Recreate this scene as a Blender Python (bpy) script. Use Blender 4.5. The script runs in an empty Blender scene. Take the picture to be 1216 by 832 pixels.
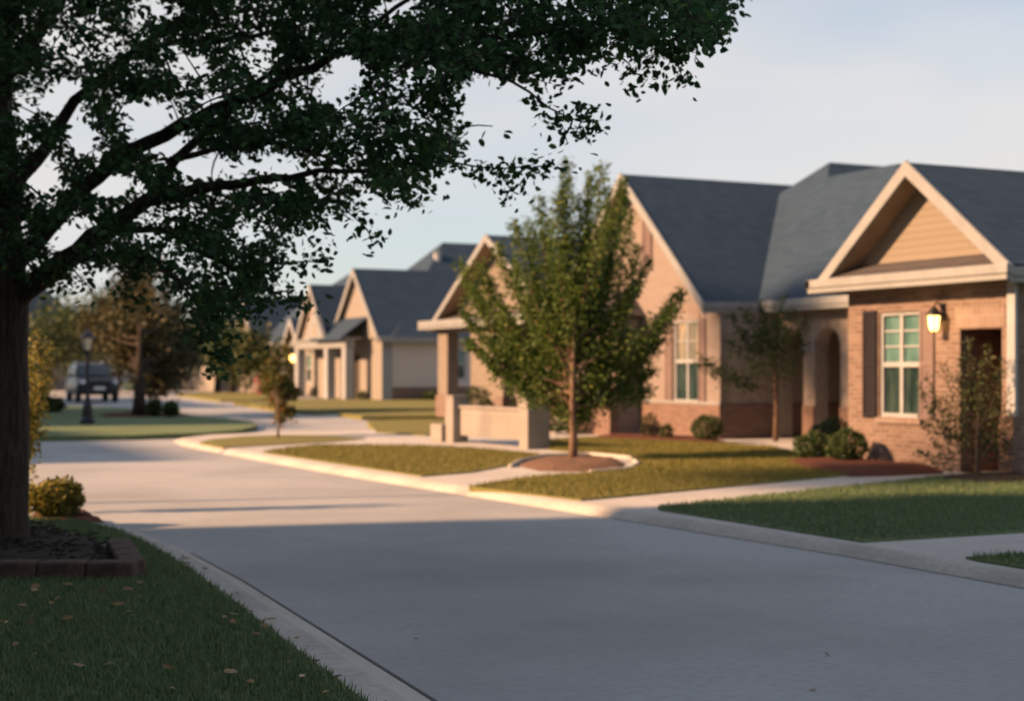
import bpy, math, random
import numpy as np
from mathutils import Vector

random.seed(7)
RNG = np.random.default_rng(11)
SC = bpy.context.scene
COL = SC.collection
R = math.radians

# ------------------------------------------------------------------ camera, sky, sun, exposure
# World frame: +Y runs along the street away from the viewer, +X across it towards the houses on the right.
TH = R(25.7)
CT, ST = math.cos(TH), math.sin(TH)
F, CX, HZ, EYE = 1750.0, 608.0, 437.0, 1.7

cam = bpy.data.cameras.new('camera')
cam.lens = 36 * F / 1216
cam.sensor_width = 36
cam.shift_y = 21 / 1216
cam.clip_start, cam.clip_end = 0.1, 3000
cam.dof.use_dof = True
cam.dof.focus_distance = 7.0
cam.dof.aperture_fstop = 1.9
cam.dof.aperture_blades = 0
cam_o = bpy.data.objects.new('camera', cam)
cam_o.location = (0, 0, EYE)
cam_o.rotation_euler = (R(90), 0, -TH)
COL.objects.link(cam_o)
SC.camera = cam_o

SUN_EL, SUN_AZ = R(25), R(11)          # azimuth: turned from -X towards +Y
world = bpy.data.worlds.new('World')
SC.world = world
world.use_nodes = True
wn, wl = world.node_tree.nodes, world.node_tree.links
wn.clear()
w_out = wn.new('ShaderNodeOutputWorld')
w_bg = wn.new('ShaderNodeBackground')
sky = wn.new('ShaderNodeTexSky')
sky.sky_type = 'NISHITA'
sky.sun_disc = False
sky.sun_elevation = SUN_EL
sky.sun_rotation = R(270) + SUN_AZ
sky.air_density, sky.dust_density, sky.ozone_density = 1.0, 0.6, 2.0
w_tc = wn.new('ShaderNodeTexCoord')
w_map = wn.new('ShaderNodeMapping')
w_map.inputs['Scale'].default_value = (1.3, 1.3, 4.5)
w_map.inputs['Rotation'].default_value = (0.0, R(9), R(20))
w_n = wn.new('ShaderNodeTexNoise')
w_n.inputs['Scale'].default_value = 1.5
w_n.inputs['Detail'].default_value = 4
w_n.inputs['Roughness'].default_value = 0.45
w_r = wn.new('ShaderNodeValToRGB')
w_r.color_ramp.elements[0].position, w_r.color_ramp.elements[0].color = 0.38, (0.5, 0.5, 0.5, 1)
w_r.color_ramp.elements[1].position, w_r.color_ramp.elements[1].color = 0.6, (1, 1, 1, 1)
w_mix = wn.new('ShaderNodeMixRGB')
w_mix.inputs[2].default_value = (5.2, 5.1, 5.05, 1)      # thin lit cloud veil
wl.new(w_tc.outputs['Generated'], w_map.inputs['Vector'])
wl.new(w_map.outputs['Vector'], w_n.inputs['Vector'])
wl.new(w_n.outputs['Fac'], w_r.inputs['Fac'])
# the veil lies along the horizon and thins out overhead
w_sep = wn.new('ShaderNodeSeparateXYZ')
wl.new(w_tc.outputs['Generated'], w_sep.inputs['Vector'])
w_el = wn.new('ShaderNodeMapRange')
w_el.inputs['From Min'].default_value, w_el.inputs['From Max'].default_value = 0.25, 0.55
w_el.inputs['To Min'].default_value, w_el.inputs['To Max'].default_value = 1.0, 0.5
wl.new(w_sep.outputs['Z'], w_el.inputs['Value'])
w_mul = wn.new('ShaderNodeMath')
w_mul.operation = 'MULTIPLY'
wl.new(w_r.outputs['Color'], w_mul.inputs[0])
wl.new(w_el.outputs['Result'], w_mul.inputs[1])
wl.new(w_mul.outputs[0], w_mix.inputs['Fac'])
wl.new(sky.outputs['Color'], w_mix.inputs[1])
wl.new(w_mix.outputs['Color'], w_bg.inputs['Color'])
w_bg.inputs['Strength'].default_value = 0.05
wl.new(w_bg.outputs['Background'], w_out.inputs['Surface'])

sun = bpy.data.lights.new('sun', 'SUN')
sun.energy = 4.7
sun.angle = R(2.5)
sun.color = (1.0, 0.56, 0.29)
sun_o = bpy.data.objects.new('sun', sun)
tr = Vector((math.cos(SUN_AZ) * math.cos(SUN_EL), -math.sin(SUN_AZ) * math.cos(SUN_EL), -math.sin(SUN_EL)))
sun_o.rotation_euler = tr.to_track_quat('-Z', 'Y').to_euler()
sun_o.location = (-40, 0, 30)
COL.objects.link(sun_o)

SC.view_settings.view_transform = 'Standard'
SC.view_settings.look = 'None'
SC.view_settings.gamma = 1
SC.view_settings.use_curve_mapping = False
SC.view_settings.exposure = 1.6
SC.render.engine = 'CYCLES'
SC.cycles.use_denoising = True
SC.cycles.max_bounces = 6
SC.cycles.sample_clamp_indirect = 4

# ------------------------------------------------------------------ helpers
def CW(x, y, z=0.0):
    """camera-aligned ground coordinates (right, ahead) to world"""
    return Vector((x * CT + y * ST, -x * ST + y * CT, z))

def W(px, py, depth):
    return CW((px - CX) / F * depth, depth, EYE + (HZ - py) / F * depth)

def G(px, py, z=0.0):
    d = F * (EYE - z) / (py - HZ)
    return CW((px - CX) / F * d, d, z)

def tag(o, label=None, cat=None, group=None, kind=None):
    for k, v in (('label', label), ('category', cat), ('group', group), ('kind', kind)):
        if v:
            o[k] = v
    return o

def empty(name, loc, label, cat, group=None, rz=0.0):
    o = bpy.data.objects.new(name, None)
    o.location = loc
    o.rotation_euler = (0, 0, rz)
    o.empty_display_size = 0.2
    COL.objects.link(o)
    return tag(o, label, cat, group)

class MB:
    def __init__(s):
        s.v, s.f = [], []
    def add(s, vs, fs):
        b = len(s.v)
        s.v += [tuple(p) for p in vs]
        s.f += [tuple(b + i for i in f) for f in fs]
        return s
    def box(s, x0, x1, y0, y1, z0, z1):
        vs = [(x, y, z) for z in (z0, z1) for y in (y0, y1) for x in (x0, x1)]
        return s.add(vs, [(0, 2, 3, 1), (4, 5, 7, 6), (0, 1, 5, 4), (2, 6, 7, 3), (0, 4, 6, 2), (1, 3, 7, 5)])
    def obox(s, c, half, rz):
        """box centred at c, half sizes, turned about z"""
        ca, sa = math.cos(rz), math.sin(rz)
        vs = []
        for z in (-1, 1):
            for y in (-1, 1):
                for x in (-1, 1):
                    a, b = x * half[0], y * half[1]
                    vs.append((c[0] + a * ca - b * sa, c[1] + a * sa + b * ca, c[2] + z * half[2]))
        return s.add(vs, [(0, 2, 3, 1), (4, 5, 7, 6), (0, 1, 5, 4), (2, 6, 7, 3), (0, 4, 6, 2), (1, 3, 7, 5)])
    def slab(s, quad, t):
        """thick sheet: polygon (3-D points) given thickness straight down"""
        n = len(quad)
        vs = [tuple(p) for p in quad] + [(p[0], p[1], p[2] - t) for p in quad]
        fs = [tuple(range(n)), tuple(range(2 * n - 1, n - 1, -1))]
        fs += [(i, i + n, (i + 1) % n + n, (i + 1) % n) for i in range(n)]
        return s.add(vs, fs)
    def ext(s, poly, d):
        """polygon of 3-D points extruded by vector d"""
        n = len(poly)
        vs = [tuple(p) for p in poly] + [(p[0] + d[0], p[1] + d[1], p[2] + d[2]) for p in poly]
        fs = [tuple(range(n)), tuple(range(2 * n - 1, n - 1, -1))]
        fs += [(i, i + n, (i + 1) % n + n, (i + 1) % n) for i in range(n)]
        return s.add(vs, fs)
    def tube(s, pts, rad, n=8, cap=True):
        pts = [Vector(p) for p in pts]
        rings = []
        up = Vector((0.31, 0.17, 0.93))
        b = len(s.v)
        for i, p in enumerate(pts):
            t = (pts[min(i + 1, len(pts) - 1)] - pts[max(i - 1, 0)])
            t = t.normalized() if t.length > 1e-9 else Vector((0, 0, 1))
            a = t.cross(up)
            if a.length < 0.1:
                a = t.cross(Vector((1, 0, 0)))
            a.normalize()
            c = t.cross(a)
            r = rad[i] if hasattr(rad, '__len__') else rad
            for k in range(n):
                g = 2 * math.pi * k / n
                s.v.append(tuple(p + (a * math.cos(g) + c * math.sin(g)) * r))
        for i in range(len(pts) - 1):
            for k in range(n):
                k2 = (k + 1) % n
                s.f.append((b + i * n + k, b + i * n + k2, b + (i + 1) * n + k2, b + (i + 1) * n + k))
        if cap:
            s.f.append(tuple(b + k for k in range(n - 1, -1, -1)))
            s.f.append(tuple(b + (len(pts) - 1) * n + k for k in range(n)))
        return s
    def lathe(s, c, prof, n=16):
        b = len(s.v)
        for r, z in prof:
            for k in range(n):
                g = 2 * math.pi * k / n
                s.v.append((c[0] + r * math.cos(g), c[1] + r * math.sin(g), c[2] + z))
        m = len(prof)
        for i in range(m - 1):
            for k in range(n):
                k2 = (k + 1) % n
                s.f.append((b + i * n + k, b + i * n + k2, b + (i + 1) * n + k2, b + (i + 1) * n + k))
        s.f.append(tuple(b + k for k in range(n - 1, -1, -1)))
        s.f.append(tuple(b + (m - 1) * n + k for k in range(n)))
        return s
    def wallx(s, x, y0, y1, z0, z1, holes=(), t=0.2, d=1):
        """wall in the plane x, facing -X when d=1 (thickness grows towards +X); holes (ya,yb,za,zb)"""
        ys = sorted({y0, y1, *[h[0] for h in holes], *[h[1] for h in holes]})
        zs = sorted({z0, z1, *[h[2] for h in holes], *[h[3] for h in holes]})
        for i in range(len(ys) - 1):
            for j in range(len(zs) - 1):
                yc, zc = (ys[i] + ys[i + 1]) / 2, (zs[j] + zs[j + 1]) / 2
                if any(h[0] < yc < h[1] and h[2] < zc < h[3] for h in holes):
                    continue
                for xx in (x, x + t * d):
                    s.add([(xx, ys[i], zs[j]), (xx, ys[i + 1], zs[j]), (xx, ys[i + 1], zs[j + 1]), (xx, ys[i], zs[j + 1])], [(0, 1, 2, 3)])
        for (a, b, c, e) in [(y0, y1, z0, z1), *holes]:
            xx = x + t * d
            s.add([(x, a, c), (xx, a, c), (xx, a, e), (x, a, e)], [(0, 1, 2, 3)])
            s.add([(x, b, c), (xx, b, c), (xx, b, e), (x, b, e)], [(0, 1, 2, 3)])
            s.add([(x, a, c), (xx, a, c), (xx, b, c), (x, b, c)], [(0, 1, 2, 3)])
            s.add([(x, a, e), (xx, a, e), (xx, b, e), (x, b, e)], [(0, 1, 2, 3)])
        return s
    def wally(s, y, x0, x1, z0, z1, holes=(), t=0.2):
        """wall in the plane y facing -Y, thickness towards +Y"""
        m = MB().wallx(y, x0, x1, z0, z1, holes, t)
        return s.add([(p[1], p[0], p[2]) for p in m.v], m.f)
    def build(s, name, mat, parent=None, origin=None, smooth=False, bevel=0.0, sub=0):
        org = Vector(origin) if origin is not None else (parent_origin(parent) if parent else Vector((0, 0, 0)))
        me = bpy.data.meshes.new(name)
        me.from_pydata([(p[0] - org[0], p[1] - org[1], p[2] - org[2]) for p in s.v], [], s.f)
        me.validate()
        o = bpy.data.objects.new(name, me)
        COL.objects.link(o)
        me.materials.append(mat)
        if smooth:
            me.polygons.foreach_set('use_smooth', [True] * len(me.polygons))
        if bevel:
            b = o.modifiers.new('bevel', 'BEVEL')
            b.width = bevel
            b.segments = 2
            b.limit_method = 'ANGLE'
        if sub:
            b = o.modifiers.new('sub', 'SUBSURF')
            b.levels = b.render_levels = sub
        if parent:
            o.parent = parent
        elif origin is not None:
            o.location = org
        return o

def parent_origin(p):
    v = Vector((0, 0, 0))
    while p is not None:
        v += Vector(p.location)
        p = p.parent
    return v

def np_mesh(name, verts, faces_n, loops, mat, parent=None, origin=(0, 0, 0), smooth=False):
    """verts (N,3) array, faces of constant size faces_n, loops (M*faces_n,)"""
    verts = np.asarray(verts, dtype=np.float64) - np.asarray(origin)
    me = bpy.data.meshes.new(name)
    me.vertices.add(len(verts))
    me.vertices.foreach_set('co', verts.astype(np.float32).ravel())
    m = len(loops) // faces_n
    me.loops.add(len(loops))
    me.loops.foreach_set('vertex_index', np.asarray(loops, dtype=np.int32))
    me.polygons.add(m)
    me.polygons.foreach_set('loop_start', np.arange(m, dtype=np.int32) * faces_n)
    me.update(calc_edges=True)
    o = bpy.data.objects.new(name, me)
    COL.objects.link(o)
    me.materials.append(mat)
    if parent:
        o.parent = parent
    else:
        o.location = origin
    return o

LEAF = np.array([(0, 0, 0), (.3, .27, .06), (.68, .23, .05), (1, 0, -.08), (.68, -.23, .05), (.3, -.27, .06)])
def leaf_verts(c, size, droop=0.35, width=1.0, up=None):
    """c (N,3) leaf roots, size scalar or (N,)"""
    n = len(c)
    d = RNG.normal(size=(n, 3))
    d[:, 2] = d[:, 2] * 0.6 - droop
    if up is not None:
        d += up
    d /= np.linalg.norm(d, axis=1)[:, None]
    q = RNG.normal(size=(n, 3))
    s = np.cross(d, q)
    s /= np.linalg.norm(s, axis=1)[:, None] + 1e-9
    t = np.cross(d, s)
    sz = (np.ones(n) * size) * RNG.uniform(.55, 1.3, n)
    L = LEAF
    v = c[:, None, :] + sz[:, None, None] * (L[None, :, 0, None] * d[:, None, :] + width * L[None, :, 1, None] * s[:, None, :] + L[None, :, 2, None] * t[:, None, :])
    v = v.reshape(-1, 3)
    b = np.arange(n)[:, None] * 6
    loops = (b + np.array([0, 1, 2, 3, 0, 3, 4, 5])[None, :]).ravel()
    return v, loops

def leaves(name, c, size, mat, parent=None, origin=(0, 0, 0), **k):
    v, l = leaf_verts(np.asarray(c, dtype=float), size, **k)
    return np_mesh(name, v, 4, l, mat, parent, origin)

def in_poly(x, y, poly):
    r = np.zeros(len(x), bool)
    n = len(poly)
    for i in range(n):
        x0, y0 = poly[i][0], poly[i][1]
        x1, y1 = poly[(i + 1) % n][0], poly[(i + 1) % n][1]
        c = ((y0 > y) != (y1 > y)) & (x < (x1 - x0) * (y - y0) / ((y1 - y0) if y1 != y0 else 1e-9) + x0)
        r ^= c
    return r

# ------------------------------------------------------------------ materials
def new_mat(name):
    m = bpy.data.materials.new(name)
    m.use_nodes = True
    nt = m.node_tree
    b = nt.nodes['Principled BSDF']
    return m, nt, b

def N(nt, typ, **inp):
    n = nt.nodes.new(typ)
    for k, v in inp.items():
        k = k.replace('_', ' ')
        n.inputs[k].default_value = v
    return n

def noise_mat(name, c0, c1, scale=6.0, rough=0.8, detail=5.0, bump=0.0, bscale=None, bdist=0.02, spec=0.3, stretch=(1, 1, 1), lo=0.35, hi=0.65, c2=None, scale2=0.4, amt2=0.5):
    m, nt, b = new_mat(name)
    tc = nt.nodes.new('ShaderNodeTexCoord')
    mp = nt.nodes.new('ShaderNodeMapping')
    mp.inputs['Scale'].default_value = stretch
    nt.links.new(tc.outputs['Object'], mp.inputs['Vector'])
    n = N(nt, 'ShaderNodeTexNoise', Scale=scale, Detail=detail, Roughness=0.6)
    nt.links.new(mp.outputs['Vector'], n.inputs['Vector'])
    r = nt.nodes.new('ShaderNodeValToRGB')
    r.color_ramp.elements[0].position, r.color_ramp.elements[1].position = lo, hi
    r.color_ramp.elements[0].color, r.color_ramp.elements[1].color = (*c0, 1), (*c1, 1)
    nt.links.new(n.outputs['Fac'], r.inputs['Fac'])
    out = r.outputs['Color']
    if c2 is not None:
        n2 = N(nt, 'ShaderNodeTexNoise', Scale=scale2, Detail=4.0, Roughness=0.6)
        nt.links.new(tc.outputs['Object'], n2.inputs['Vector'])
        r2 = nt.nodes.new('ShaderNodeValToRGB')
        r2.color_ramp.elements[0].position, r2.color_ramp.elements[1].position = 0.4, 0.65
        r2.color_ramp.elements[0].color = (0, 0, 0, 1)
        r2.color_ramp.elements[1].color = (amt2, amt2, amt2, 1)
        nt.links.new(n2.outputs['Fac'], r2.inputs['Fac'])
        mx = nt.nodes.new('ShaderNodeMixRGB')
        mx.inputs[2].default_value = (*c2, 1)
        nt.links.new(r2.outputs['Color'], mx.inputs['Fac'])
        nt.links.new(out, mx.inputs[1])
        out = mx.outputs['Color']
    nt.links.new(out, b.inputs['Base Color'])
    b.inputs['Roughness'].default_value = rough
    b.inputs['Specular IOR Level'].default_value = spec
    if bump:
        nb = N(nt, 'ShaderNodeTexNoise', Scale=bscale or scale * 3, Detail=4.0)
        nt.links.new(mp.outputs['Vector'], nb.inputs['Vector'])
        bp = N(nt, 'ShaderNodeBump', Strength=bump, Distance=bdist)
        nt.links.new(nb.outputs['Fac'], bp.inputs['Height'])
        nt.links.new(bp.outputs['Normal'], b.inputs['Normal'])
    return m

def wall_vec(nt):
    """(x+y, z) so a 2-D pattern runs along any axis-aligned wall"""
    tc = nt.nodes.new('ShaderNodeTexCoord')
    sp = nt.nodes.new('ShaderNodeSeparateXYZ')
    nt.links.new(tc.outputs['Object'], sp.inputs['Vector'])
    ad = nt.nodes.new('ShaderNodeMath')
    ad.operation = 'ADD'
    nt.links.new(sp.outputs['X'], ad.inputs[0])
    nt.links.new(sp.outputs['Y'], ad.inputs[1])
    cb = nt.nodes.new('ShaderNodeCombineXYZ')
    nt.links.new(ad.outputs[0], cb.inputs['X'])
    nt.links.new(sp.outputs['Z'], cb.inputs['Y'])
    return cb.outputs['Vector'], tc

def brick_mat(name, c1, c2, mortar, bw=0.22, rh=0.075, ms=0.01, bump=0.4, var=None, rough=0.85, varamt=0.55, vscale=1.2):
    m, nt, b = new_mat(name)
    vec, tc = wall_vec(nt)
    bt = nt.nodes.new('ShaderNodeTexBrick')
    bt.inputs['Color1'].default_value = (*c1, 1)
    bt.inputs['Color2'].default_value = (*c2, 1)
    bt.inputs['Mortar'].default_value = (*mortar, 1)
    bt.inputs['Scale'].default_value = 1.0
    bt.inputs['Mortar Size'].default_value = ms
    bt.inputs['Mortar Smooth'].default_value = 0.3
    bt.inputs['Brick Width'].default_value = bw
    bt.inputs['Row Height'].default_value = rh
    nt.links.new(vec, bt.inputs['Vector'])
    n = N(nt, 'ShaderNodeTexNoise', Scale=vscale, Detail=6.0, Roughness=0.65)
    nt.links.new(tc.outputs['Object'], n.inputs['Vector'])
    r = nt.nodes.new('ShaderNodeValToRGB')
    r.color_ramp.elements[0].position, r.color_ramp.elements[1].position = 0.35, 0.7
    r.color_ramp.elements[0].color = (0, 0, 0, 1)
    r.color_ramp.elements[1].color = (varamt, varamt, varamt, 1)
    nt.links.new(n.outputs['Fac'], r.inputs['Fac'])
    mx = nt.nodes.new('ShaderNodeMixRGB')
    mx.inputs[2].default_value = (*(var or mortar), 1)
    nt.links.new(r.outputs['Color'], mx.inputs['Fac'])
    nt.links.new(bt.outputs['Color'], mx.inputs[1])
    nt.links.new(mx.outputs['Color'], b.inputs['Base Color'])
    b.inputs['Roughness'].default_value = rough
    b.inputs['Specular IOR Level'].default_value = 0.25
    if bump:
        bp = N(nt, 'ShaderNodeBump', Strength=bump, Distance=0.01)
        bp.invert = True
        nt.links.new(bt.outputs['Fac'], bp.inputs['Height'])
        nt.links.new(bp.outputs['Normal'], b.inputs['Normal'])
    return m

def leaf_mat(name, ca, cb, cc=None, trans=0.35, rough=0.55):
    m, nt, b = new_mat(name)
    g = nt.nodes.new('ShaderNodeNewGeometry')
    r = nt.nodes.new('ShaderNodeValToRGB')
    r.color_ramp.elements[0].color = (*ca, 1)
    r.color_ramp.elements[1].color = (*cb, 1)
    if cc:
        e = r.color_ramp.elements.new(0.9)
        e.color = (*cb, 1)
        r.color_ramp.elements[-1].color = (*cc, 1)
    nt.links.new(g.outputs['Random Per Island'], r.inputs['Fac'])
    nt.links.new(r.outputs['Color'], b.inputs['Base Color'])
    b.inputs['Roughness'].default_value = rough
    b.inputs['Specular IOR Level'].default_value = 0.3
    t = nt.nodes.new('ShaderNodeBsdfTranslucent')
    nt.links.new(r.outputs['Color'], t.inputs['Color'])
    mx = nt.nodes.new('ShaderNodeMixShader')
    mx.inputs[0].default_value = trans
    nt.links.new(b.outputs[0], mx.inputs[1])
    nt.links.new(t.outputs[0], mx.inputs[2])
    nt.links.new(mx.outputs[0], nt.nodes['Material Output'].inputs['Surface'])
    return m

def plain(name, c, rough=0.6, metal=0.0, spec=0.5, coat=0.0):
    m = noise_mat(name, tuple(x * 0.9 for x in c), tuple(min(1, x * 1.08) for x in c), scale=3.0, rough=rough, spec=spec)
    b = m.node_tree.nodes['Principled BSDF']
    b.inputs['Metallic'].default_value = metal
    b.inputs['Coat Weight'].default_value = coat
    return m

def emit(name, c, s):
    m, nt, b = new_mat(name)
    b.inputs['Base Color'].default_value = (*c, 1)
    b.inputs['Emission Color'].default_value = (*c, 1)
    b.inputs['Emission Strength'].default_value = s
    return m

M = {}
M['concrete'] = noise_mat('road concrete', (.288, .30, .312), (.348, .36, .372), scale=14, rough=.75, bump=.05, bscale=60, bdist=.003, c2=(.21, .215, .222), scale2=.28, amt2=.75)
M['kerb'] = noise_mat('kerb concrete', (.36, .345, .32), (.45, .435, .405), scale=18, rough=.85, bump=.2, bscale=60, bdist=.004, c2=(.27, .255, .235), scale2=1.3, amt2=.5)
M['path'] = noise_mat('path concrete', (.38, .37, .355), (.45, .44, .42), scale=10, rough=.85, bump=.15, bscale=50, bdist=.004, c2=(.31, .30, .285), scale2=.8, amt2=.5)
M['joint'] = plain('joint', (.07, .07, .07), .9)
M['earth'] = noise_mat('ground', (.05, .075, .028), (.09, .11, .04), scale=.8, rough=.95)
M['lawn'] = noise_mat('lawn', (.12, .125, .034), (.175, .165, .05), scale=9, rough=.95, bump=.6, bscale=45, bdist=.03, c2=(.13, .12, .04), scale2=.45, amt2=.6)
M['lawn_green'] = noise_mat('green lawn', (.09, .145, .068), (.145, .195, .1), scale=9, rough=.95, bump=.6, bscale=45, bdist=.03, c2=(.09, .10, .035), scale2=.6, amt2=.4)
M['blade'] = leaf_mat('grass blade', (.13, .135, .034), (.21, .19, .05), (.3, .24, .09), trans=.45)
M['blade_green'] = leaf_mat('green grass blade', (.08, .14, .062), (.15, .205, .1), (.22, .21, .11), trans=.35)
M['mulch'] = noise_mat('dark mulch', (.008, .006, .005), (.03, .02, .014), scale=22, rough=.95, bump=1, bscale=40, bdist=.03)
M['redmulch'] = noise_mat('red mulch', (.045, .014, .009), (.11, .036, .02), scale=20, rough=.95, bump=1, bscale=35, bdist=.03)
M['tanmulch'] = noise_mat('tan mulch', (.10, .055, .036), (.2, .12, .08), scale=20, rough=.95, bump=1, bscale=35, bdist=.03)
M['bark'] = noise_mat('dark bark', (.018, .014, .011), (.055, .042, .033), scale=9, rough=.95, bump=1, bscale=14, bdist=.04, stretch=(3, 3, .45))
M['youngbark'] = noise_mat('young bark', (.11, .07, .048), (.17, .11, .075), scale=14, rough=.9, bump=.5, bscale=20, bdist=.01, stretch=(2, 2, .5))
M['twig'] = plain('twig bark', (.045, .03, .022), .9)
M['leaf_dark'] = leaf_mat('shade tree leaf', (.014, .048, .018), (.038, .10, .03), (.065, .13, .034), trans=.4)
M['leaf_mid'] = leaf_mat('young tree leaf', (.045, .09, .018), (.11, .165, .036), (.18, .19, .04), trans=.45)
M['leaf_gold'] = leaf_mat('golden leaf', (.11, .12, .025), (.24, .21, .045), (.32, .22, .05), trans=.4)
M['leaf_bush'] = leaf_mat('box leaf', (.02, .045, .013), (.055, .085, .022), (.09, .11, .03), trans=.25)
M['leaf_olive'] = leaf_mat('olive leaf', (.03, .05, .018), (.075, .09, .028), (.12, .10, .03), trans=.3)
M['leaf_bronze'] = leaf_mat('bronze leaf', (.035, .042, .017), (.07, .064, .027), (.10, .07, .03), trans=.3)
M['leaf_orange'] = leaf_mat('orange leaf', (.045, .07, .018), (.12, .11, .025), (.42, .12, .04), trans=.35)
M['leaf_red'] = leaf_mat('red flower', (.55, .05, .06), (.75, .12, .12), trans=.3)
M['litter'] = leaf_mat('dry leaf', (.12, .07, .03), (.34, .24, .13), (.45, .36, .22), trans=.1, rough=.8)
M['edgebrick'] = noise_mat('edging brick', (.04, .027, .023), (.10, .065, .054), scale=7, rough=.9, bump=.6, bscale=30, bdist=.008)
M['brick'] = brick_mat('red tan brick', (.122, .08, .066), (.195, .138, .113), (.205, .178, .155), var=(.102, .072, .062), varamt=.5, vscale=2.2)
M['brick_pale'] = brick_mat('peach brick', (.172, .142, .13), (.205, .172, .156), (.21, .188, .172), var=(.186, .16, .146), bump=.25)
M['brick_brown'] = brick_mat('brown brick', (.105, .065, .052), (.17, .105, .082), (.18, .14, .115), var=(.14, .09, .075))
M['soldier'] = brick_mat('soldier brick', (.15, .095, .076), (.2, .14, .112), (.23, .2, .175), bw=.085, rh=.6, bump=.4)
M['siding'] = brick_mat('lap siding', (.185, .162, .13), (.195, .17, .136), (.125, .108, .086), bw=9, rh=.115, ms=.007, bump=.7, var=(.178, .155, .124), rough=.6)
M['siding_grey'] = brick_mat('grey lap siding', (.43, .39, .36), (.44, .40, .37), (.32, .29, .27), bw=9, rh=.18, ms=.01, bump=.7, var=(.43, .39, .36), rough=.6)
M['peach'] = noise_mat('peach stucco', (.158, .137, .119), (.188, .164, .143), scale=5, rough=.9, bump=.2, bscale=60, bdist=.005)
M['stucco'] = noise_mat('cream stucco', (.19, .175, .16), (.225, .208, .192), scale=5, rough=.9, bump=.2, bscale=60, bdist=.005)
M['stucco_grey'] = noise_mat('grey stucco', (.22, .19, .168), (.265, .23, .20), scale=5, rough=.9, bump=.2, bscale=60, bdist=.005)
M['stone'] = brick_mat('cast stone', (.235, .222, .205), (.265, .25, .23), (.19, .178, .164), bw=.9, rh=.3, ms=.006, bump=.35, var=(.185, .175, .16), varamt=.6)
M['shingle'] = brick_mat('slate shingle', (.018, .04, .072), (.028, .056, .094), (.015, .028, .047), bw=.32, rh=.1, ms=.008, bump=.5, var=(.026, .048, .08), rough=.85)
M['shingle_warm'] = brick_mat('warm shingle', (.055, .052, .056), (.075, .07, .072), (.04, .038, .04), bw=.32, rh=.1, ms=.008, bump=.5, var=(.066, .06, .062), rough=.85)
M['trim'] = plain('cream trim', (.205, .22, .225), .55)
M['white'] = plain('white paint', (.27, .29, .31), .5)
M['soffit'] = plain('soffit board', (.26, .19, .125), .8)
M['shutter_dark'] = plain('plum grey shutter', (.016, .015, .02), .85, spec=.15)
M['shutter_pink'] = plain('rose brown shutter', (.13, .092, .087), .65)
M['door'] = noise_mat('brown door', (.12, .045, .02), (.19, .075, .035), scale=8, rough=.45, stretch=(6, 6, .6))
M['door_dark'] = plain('dark doorway', (.03, .024, .02), .8)
M['black'] = plain('black metal', (.014, .014, .017), .45, .3)
M['lampnavy'] = plain('blue black metal', (.012, .016, .028), .4, .3)
M['glassframe'] = plain('frosted lamp glass', (.62, .56, .47), .3)
M['glow'] = emit('lamp glow', (1.0, .52, .15), 1.9)
M['tyre'] = plain('tyre', (.02, .02, .02), .85)
M['rim'] = plain('rim', (.35, .36, .38), .35, .8)
M['carpaint'] = plain('navy car paint', (.008, .012, .022), .38, .0, .35, .25)
M['carglass'] = plain('car glass', (.02, .035, .05), .06, 0, .8)
M['headlight'] = plain('headlight glass', (.7, .74, .78), .12, 0, .6)
M['plate'] = plain('plate', (.7, .7, .68), .5)

def window_glass(name, ca, cb):
    m = noise_mat(name, ca, cb, scale=1.6, rough=.07, spec=.6, stretch=(1, 3.5, .6), lo=.4, hi=.6)
    return m
M['pane_teal'] = window_glass('curtained pane', (.05, .115, .112), (.10, .195, .185))
M['pane_dark'] = window_glass('dark pane', (.012, .025, .026), (.035, .06, .055))
M['pane_warm'] = window_glass('drawn curtain pane', (.10, .12, .11), (.25, .22, .17))

# ------------------------------------------------------------------ ground, road, kerbs
def sheet(name, pts, z, mat, t=0.0):
    m = MB()
    ps = [(p[0], p[1], z) for p in pts]
    if t:
        m.slab(ps, t)
    else:
        m.add(ps, [tuple(range(len(ps)))])
    o = m.build(name, M[mat])
    return tag(o, kind='structure')

GS = 1500
m = MB()
m.add([(-GS, -GS, -.05), (GS, -GS, -.05), (GS, GS, -.05), (-GS, GS, -.05)], [(0, 1, 2, 3)])
tag(m.build('ground', M['earth']), kind='structure')
# one concrete street with its crossing, running on towards the bend
road_pts = [(1.6, -12), (8.52, -12), (8.5, 10.7), (8.24, 14.9), (8.02, 18), (7.76, 21.7), (7.62, 25.5), (7.52, 29.5), (7.52, 32.4), (30, 34), (60, 52), (64, 90), (34, 140), (14, 190), (-12, 190), (-14, 17.4), (-2, 17.4), (1.2, 17.1), (2.2, 16.6), (2.7, 15.8), (2.9, 14.8), (2.95, 12.5), (2.85, 6.8)]
sheet('road', road_pts, 0.0, 'concrete')
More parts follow.
